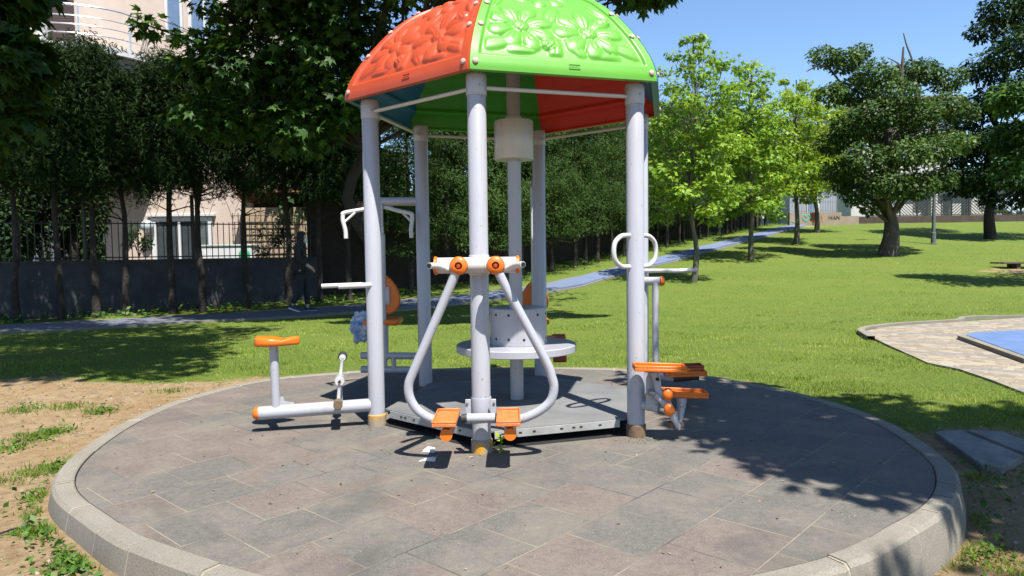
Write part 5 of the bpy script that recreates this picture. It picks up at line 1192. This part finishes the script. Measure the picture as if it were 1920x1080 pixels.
# chevron fence on a low dark kerb wall
cw0, cw1 = at(1592, 417, 46.2), at(1990, 411, 46.2)
czb = float(gz(cw0.x, 46.2))
lw = MB().box(((cw0.x + cw1.x) / 2, 46.2, czb + .05), (cw1.x - cw0.x, .25, .8)).build('low_wall', mat('brown_wall', (.04, .028, .022), (.06, .043, .033), 2, .9), smooth=False)
tag(lw, 'long low brown wall at the top of the lawn under the chevron fence', 'wall')
cf = thing('chevron_fence', (cw0.x, 46.2, czb + .45), 'dark metal fence with chevron slat panels at the top of the lawn', 'fence')
xx = cw0.x + 1.1; q = 0
while xx < cw1.x:
    mb = MB(); z0, z1 = czb + .5, czb + 1.75; wd = 1.02
    for s_ in np.arange(-.9, 1.25, .2):
        za, zb_ = z0 + s_ * 1.0, z0 + s_ * 1.0 + wd * .9
        sgn = 1 if q % 2 else -1
        xa, xb = (xx, xx + wd) if sgn > 0 else (xx + wd, xx)
        t0 = max(0, (z0 - za) / (zb_ - za)); t1 = min(1, (z1 - za) / (zb_ - za))
        if t1 > t0: mb.tube([(xa + (xb - xa) * t0, 46.2, za + (zb_ - za) * t0), (xa + (xb - xa) * t1, 46.2, za + (zb_ - za) * t1)], .028, 4)
    for z in (z0, z1): mb.box((xx + wd / 2, 46.2, z), (wd, .05, .05))
    mb.build('slat_panel', M['black_iron'], cf, smooth=False)
    MB().box((xx + wd + .05, 46.2, czb + 1.15), (.07, .07, 1.6)).build('fence_post', M['black_iron'], cf)
    xx += wd + .1; q += 1
# parked cars beyond
def car(name, loc, yaw, m_, lab):
    c = thing(name, (0, 0, 0), lab, 'car', 'cars parked beyond the park fence')
    sec = [(-2.1, .45), (-2.12, .75), (-1.95, .95), (-1.3, 1.0), (-.75, 1.42), (.55, 1.46), (1.25, 1.0), (1.95, .86), (2.12, .65), (2.1, .4), (1.7, .3), (-1.7, .3)]
    MB().prism(sec, 1.66, Matrix.Translation((0, .83, 0)) @ Matrix.Rotation(R(90), 4, 'X')).build('body', m_, c, bevel=.07)
    for s_ in (-1, 1):
        MB().prism([(-1.15, 1.02), (-.7, 1.36), (.5, 1.39), (1.05, 1.02)], .02, Matrix.Translation((0, s_ * .835 + .01, 0)) @ Matrix.Rotation(R(90), 4, 'X')).build('side_window', M['glass'], c, smooth=False)
        for x_ in (-1.3, 1.3):
            wh = MB().lathe([(.2, -.1), (.31, -.1), (.33, -.06), (.33, .06), (.31, .1), (.2, .1)], (x_, s_ * .76, .33), (0, 1, 0), 20).build('wheel', M['black_rubber'], c)
            MB().lathe([(.2, -.09), (.2, .105), (.05, .108)], (x_, s_ * .76, .33), (0, s_, 0), 16).build('rim', M['chrome'], wh)
        MB().box((2.03, s_ * .6, .72), (.16, .34, .14)).build('headlight', M['white_trim'], c, bevel=.03)
    MB().prism([(-.03, -.65), (.03, -.65), (.03, .65), (-.03, .65)], .5, Matrix.Translation((1.2, 0, 1.03)) @ Matrix.Rotation(R(-57), 4, 'Y')).build('windscreen', M['glass'], c, smooth=False)
    c.location = loc; c.rotation_euler = (0, 0, yaw); return c
p = at(1905, 400, 51); car('parked_car', (p.x, 51, float(gz(p.x, 51)) + .35), .3, mat('silver_blue_car', (.36, .42, .5), None, 5, .25, coat=.5), 'silver blue car parked behind the chevron fence at the right edge')
p = at(1466, 400, 50); car('parked_car', (p.x - .5, 51, float(gz(p.x, 51)) + .1), .15, mat('white_car', (.75, .75, .75), None, 5, .25, coat=.5), 'white car parked at the far end of the blue path')

# ------------------------------------------------------------------ walking person
pp_ = Vector((-4.4, 14.75, 0)); pp_.z = max(float(gz(-4.4, 14.75)), -.05) + .04
pe = thing('person', pp_, 'person in dark clothes, headscarf and white face mask walking right along the shaded path', 'person')
def skin(name, verts, edges, rad, m_, sub=2):
    me = bpy.data.meshes.new(name); me.from_pydata(verts, edges, [])
    o = bpy.data.objects.new(name, me); COL.objects.link(o); o.parent = pe; me.materials.append(m_)
    sm = o.modifiers.new('skin', 'SKIN'); sm.use_smooth_shade = True
    ds = me.skin_vertices[0].data
    for i, r0 in enumerate(rad): ds[i].radius = r0 if isinstance(r0, tuple) else (r0, r0); ds[i].use_root = (i == 0)
    s_ = o.modifiers.new('sub', 'SUBSURF'); s_.levels = sub; s_.render_levels = sub; return o
M['skin'] = mat('skin', (.50, .30, .21), (.54, .33, .24), 12, .5)
M['black_cloth'] = mat('black_cloth', (.012, .012, .014), (.022, .022, .025), 25, .9, .3, 80)
M['navy_cloth'] = mat('navy_cloth', (.012, .014, .02), (.02, .022, .03), 25, .9)
V_, E2, Rd = [], [], []
def chain(pts, par=None):
    last = par
    for (x_, y_, z_, r0) in pts:
        V_.append((x_, y_, z_)); Rd.append(r0)
        if last is not None: E2.append((last, len(V_) - 1))
        last = len(V_) - 1
    return last
pel = chain([(0, 0, .90, (.105, .08))]); ch = chain([(.0, 0, 1.1, (.10, .08)), (.01, 0, 1.3, (.14, .1)), (.03, 0, 1.40, .055), (.045, 0, 1.46, .055), (.06, 0, 1.52, (.08, .085)), (.055, 0, 1.58, (.08, .09)), (.05, 0, 1.63, .05)], pel)
chain([(.135, 0, 1.535, .02), (.158, 0, 1.525, .012)], 5)
legs = {}
for s_, kx, kz, ax_, az_, tx in ((1, .10, .50, .10, .09, .27), (-1, .02, .49, -.16, .13, -.01)):
    chain([(.01, s_ * .085, .82, .07), (kx, s_ * .09, kz, .058), (ax_, s_ * .09, az_, .038), (tx - .03, s_ * .1, az_ - .055, .034)], pel)
for s_, ex, wx in ((1, -.03, .12), (-1, .03, .22)):
    wi = chain([(.0, s_ * .16, 1.345, .055), (ex, s_ * .21, 1.10, .042), (wx, s_ * .19, .96, .028), (wx + .05, s_ * .185, .925, (.034, .018))], 2)
    for j, (dy, L) in enumerate(((-.03, .06), (-.01, .07), (.01, .065), (.03, .052))):
        chain([(wx + .075, s_ * .185 + dy, .90, .0095), (wx + .075 + L * .6, s_ * .185 + dy, .90 - L * .5, .0085), (wx + .07 + L * .9, s_ * .185 + dy * .9, .895 - L * 1.0, .007)], wi)
    chain([(wx + .06, s_ * .15, .935, .010), (wx + .10, s_ * .14, .925, .008)], wi)
skin('body', V_, E2, Rd, M['skin'])
# clothes follow the same skeleton
V_, E2, Rd = [], [], []
pel = chain([(0, 0, .86, (.175, .14))]); tor = chain([(0, 0, 1.02, (.155, .125)), (.0, 0, 1.16, (.15, .115)), (.01, 0, 1.30, (.17, .12)), (.025, 0, 1.39, .075)], pel); chain([(.0, 0, .70, (.17, .14))], 0)
for s_, ex, wx in ((1, -.03, .10), (-1, .03, .20)): chain([(.0, s_ * .165, 1.33, .075), (ex, s_ * .215, 1.10, .06), (wx, s_ * .195, .975, .046)], 3)
skin('coat', V_, E2, Rd, M['black_cloth'])
V_, E2, Rd = [], [], []
pel = chain([(0, 0, .86, (.14, .11))])
for s_, kx, kz, ax_, az_ in ((1, .10, .50, .10, .13), (-1, .02, .49, -.15, .17)): chain([(.01, s_ * .09, .78, .10), (kx, s_ * .092, kz, .078), (ax_, s_ * .092, az_, .06)], pel)
skin('trousers', V_, E2, Rd, M['navy_cloth'])
def off_local(mb, name, m_, bevel=0, sub=0):
    for i, v_ in enumerate(mb.v): mb.v[i] = tuple(Vector(v_) + pp_)
    return mb.build(name, m_, pe, ang=60, bevel=bevel)
# headscarf: open hood round the face, falling on the shoulders
mb = MB(); ring = []
secs = [(1.30, .155, .17, 0), (1.38, .12, .125, .01), (1.45, .095, .095, .03), (1.52, .112, .102, .045), (1.60, .112, .1, .045), (1.655, .085, .08, .04), (1.685, .035, .035, .035)]
k = 28
for z, rx, ry, ox in secs:
    for j in range(k):
        a = 2 * math.pi * j / k; f = 1.0
        if 1.44 < z < 1.63 and abs(math.atan2(math.sin(a), math.cos(a))) < .75: f = .66
        mb.v.append((ox + rx * math.cos(a) * f, ry * math.sin(a), z))
for i in range(len(secs) - 1):
    for j in range(k): mb.f.append([i * k + j, i * k + (j + 1) % k, (i + 1) * k + (j + 1) % k, (i + 1) * k + j]); mb.mi.append(0)
mb.f.append([(len(secs) - 1) * k + j for j in range(k)]); mb.mi.append(0)
off_local(mb, 'headscarf', M['black_cloth'])
mb = MB().ball((.118, 0, 1.49), .056, (.85, 1.05, 1.0), 16); off_local(mb, 'face_mask', mat('white_mask', (.6, .64, .7), None, 5, .8))
for s_ in (-1, 1): off_local(MB().ball((.132, s_ * .032, 1.555), .009, seg=10), 'eye', M['hole'])
M['shoe'] = mat('dark_shoe', (.02, .022, .03), None, 10, .6); M['sole'] = mat('pale_sole', (.45, .5, .62), None, 10, .6)
for s_, x_, tilt, z_ in ((1, .13, 0, .0), (-1, -.125, .32, .045)):
    rot = Matrix.Translation((x_, s_ * .095, z_)) @ Matrix.Rotation(tilt, 4, 'Y')
    out_ = [(-.11, -.035), (-.05, -.042), (.06, -.048), (.13, -.042), (.165, 0), (.13, .042), (.06, .045), (-.05, .04), (-.11, .033)]
    mb = MB(); lv = []
    for sc, z, sh_ in ((1, .02, 0), (1.0, .045, 0), (.88, .075, -.012), (.6, .10, -.045), (.42, .125, -.06)): lv.append([(rot @ Vector((a * sc + sh_, b * sc, z))) for a, b in out_])
    for L_2 in lv: mb.v += [tuple(q) for q in L_2]
    kk = len(out_)
    for i in range(len(lv) - 1): mb.f += [[i * kk + j, i * kk + (j + 1) % kk, (i + 1) * kk + (j + 1) % kk, (i + 1) * kk + j] for j in range(kk)]
    mb.f += [list(range(kk))[::-1], list(range((len(lv) - 1) * kk, len(lv) * kk))]; mb.mi = [0] * len(mb.f)
    so_ = off_local(mb, 'shoe', M['shoe'])
    mb = MB().prism([(a * 1.05, b * 1.05) for a, b in out_], .028, rot); off_local(mb, 'sole', M['sole'])
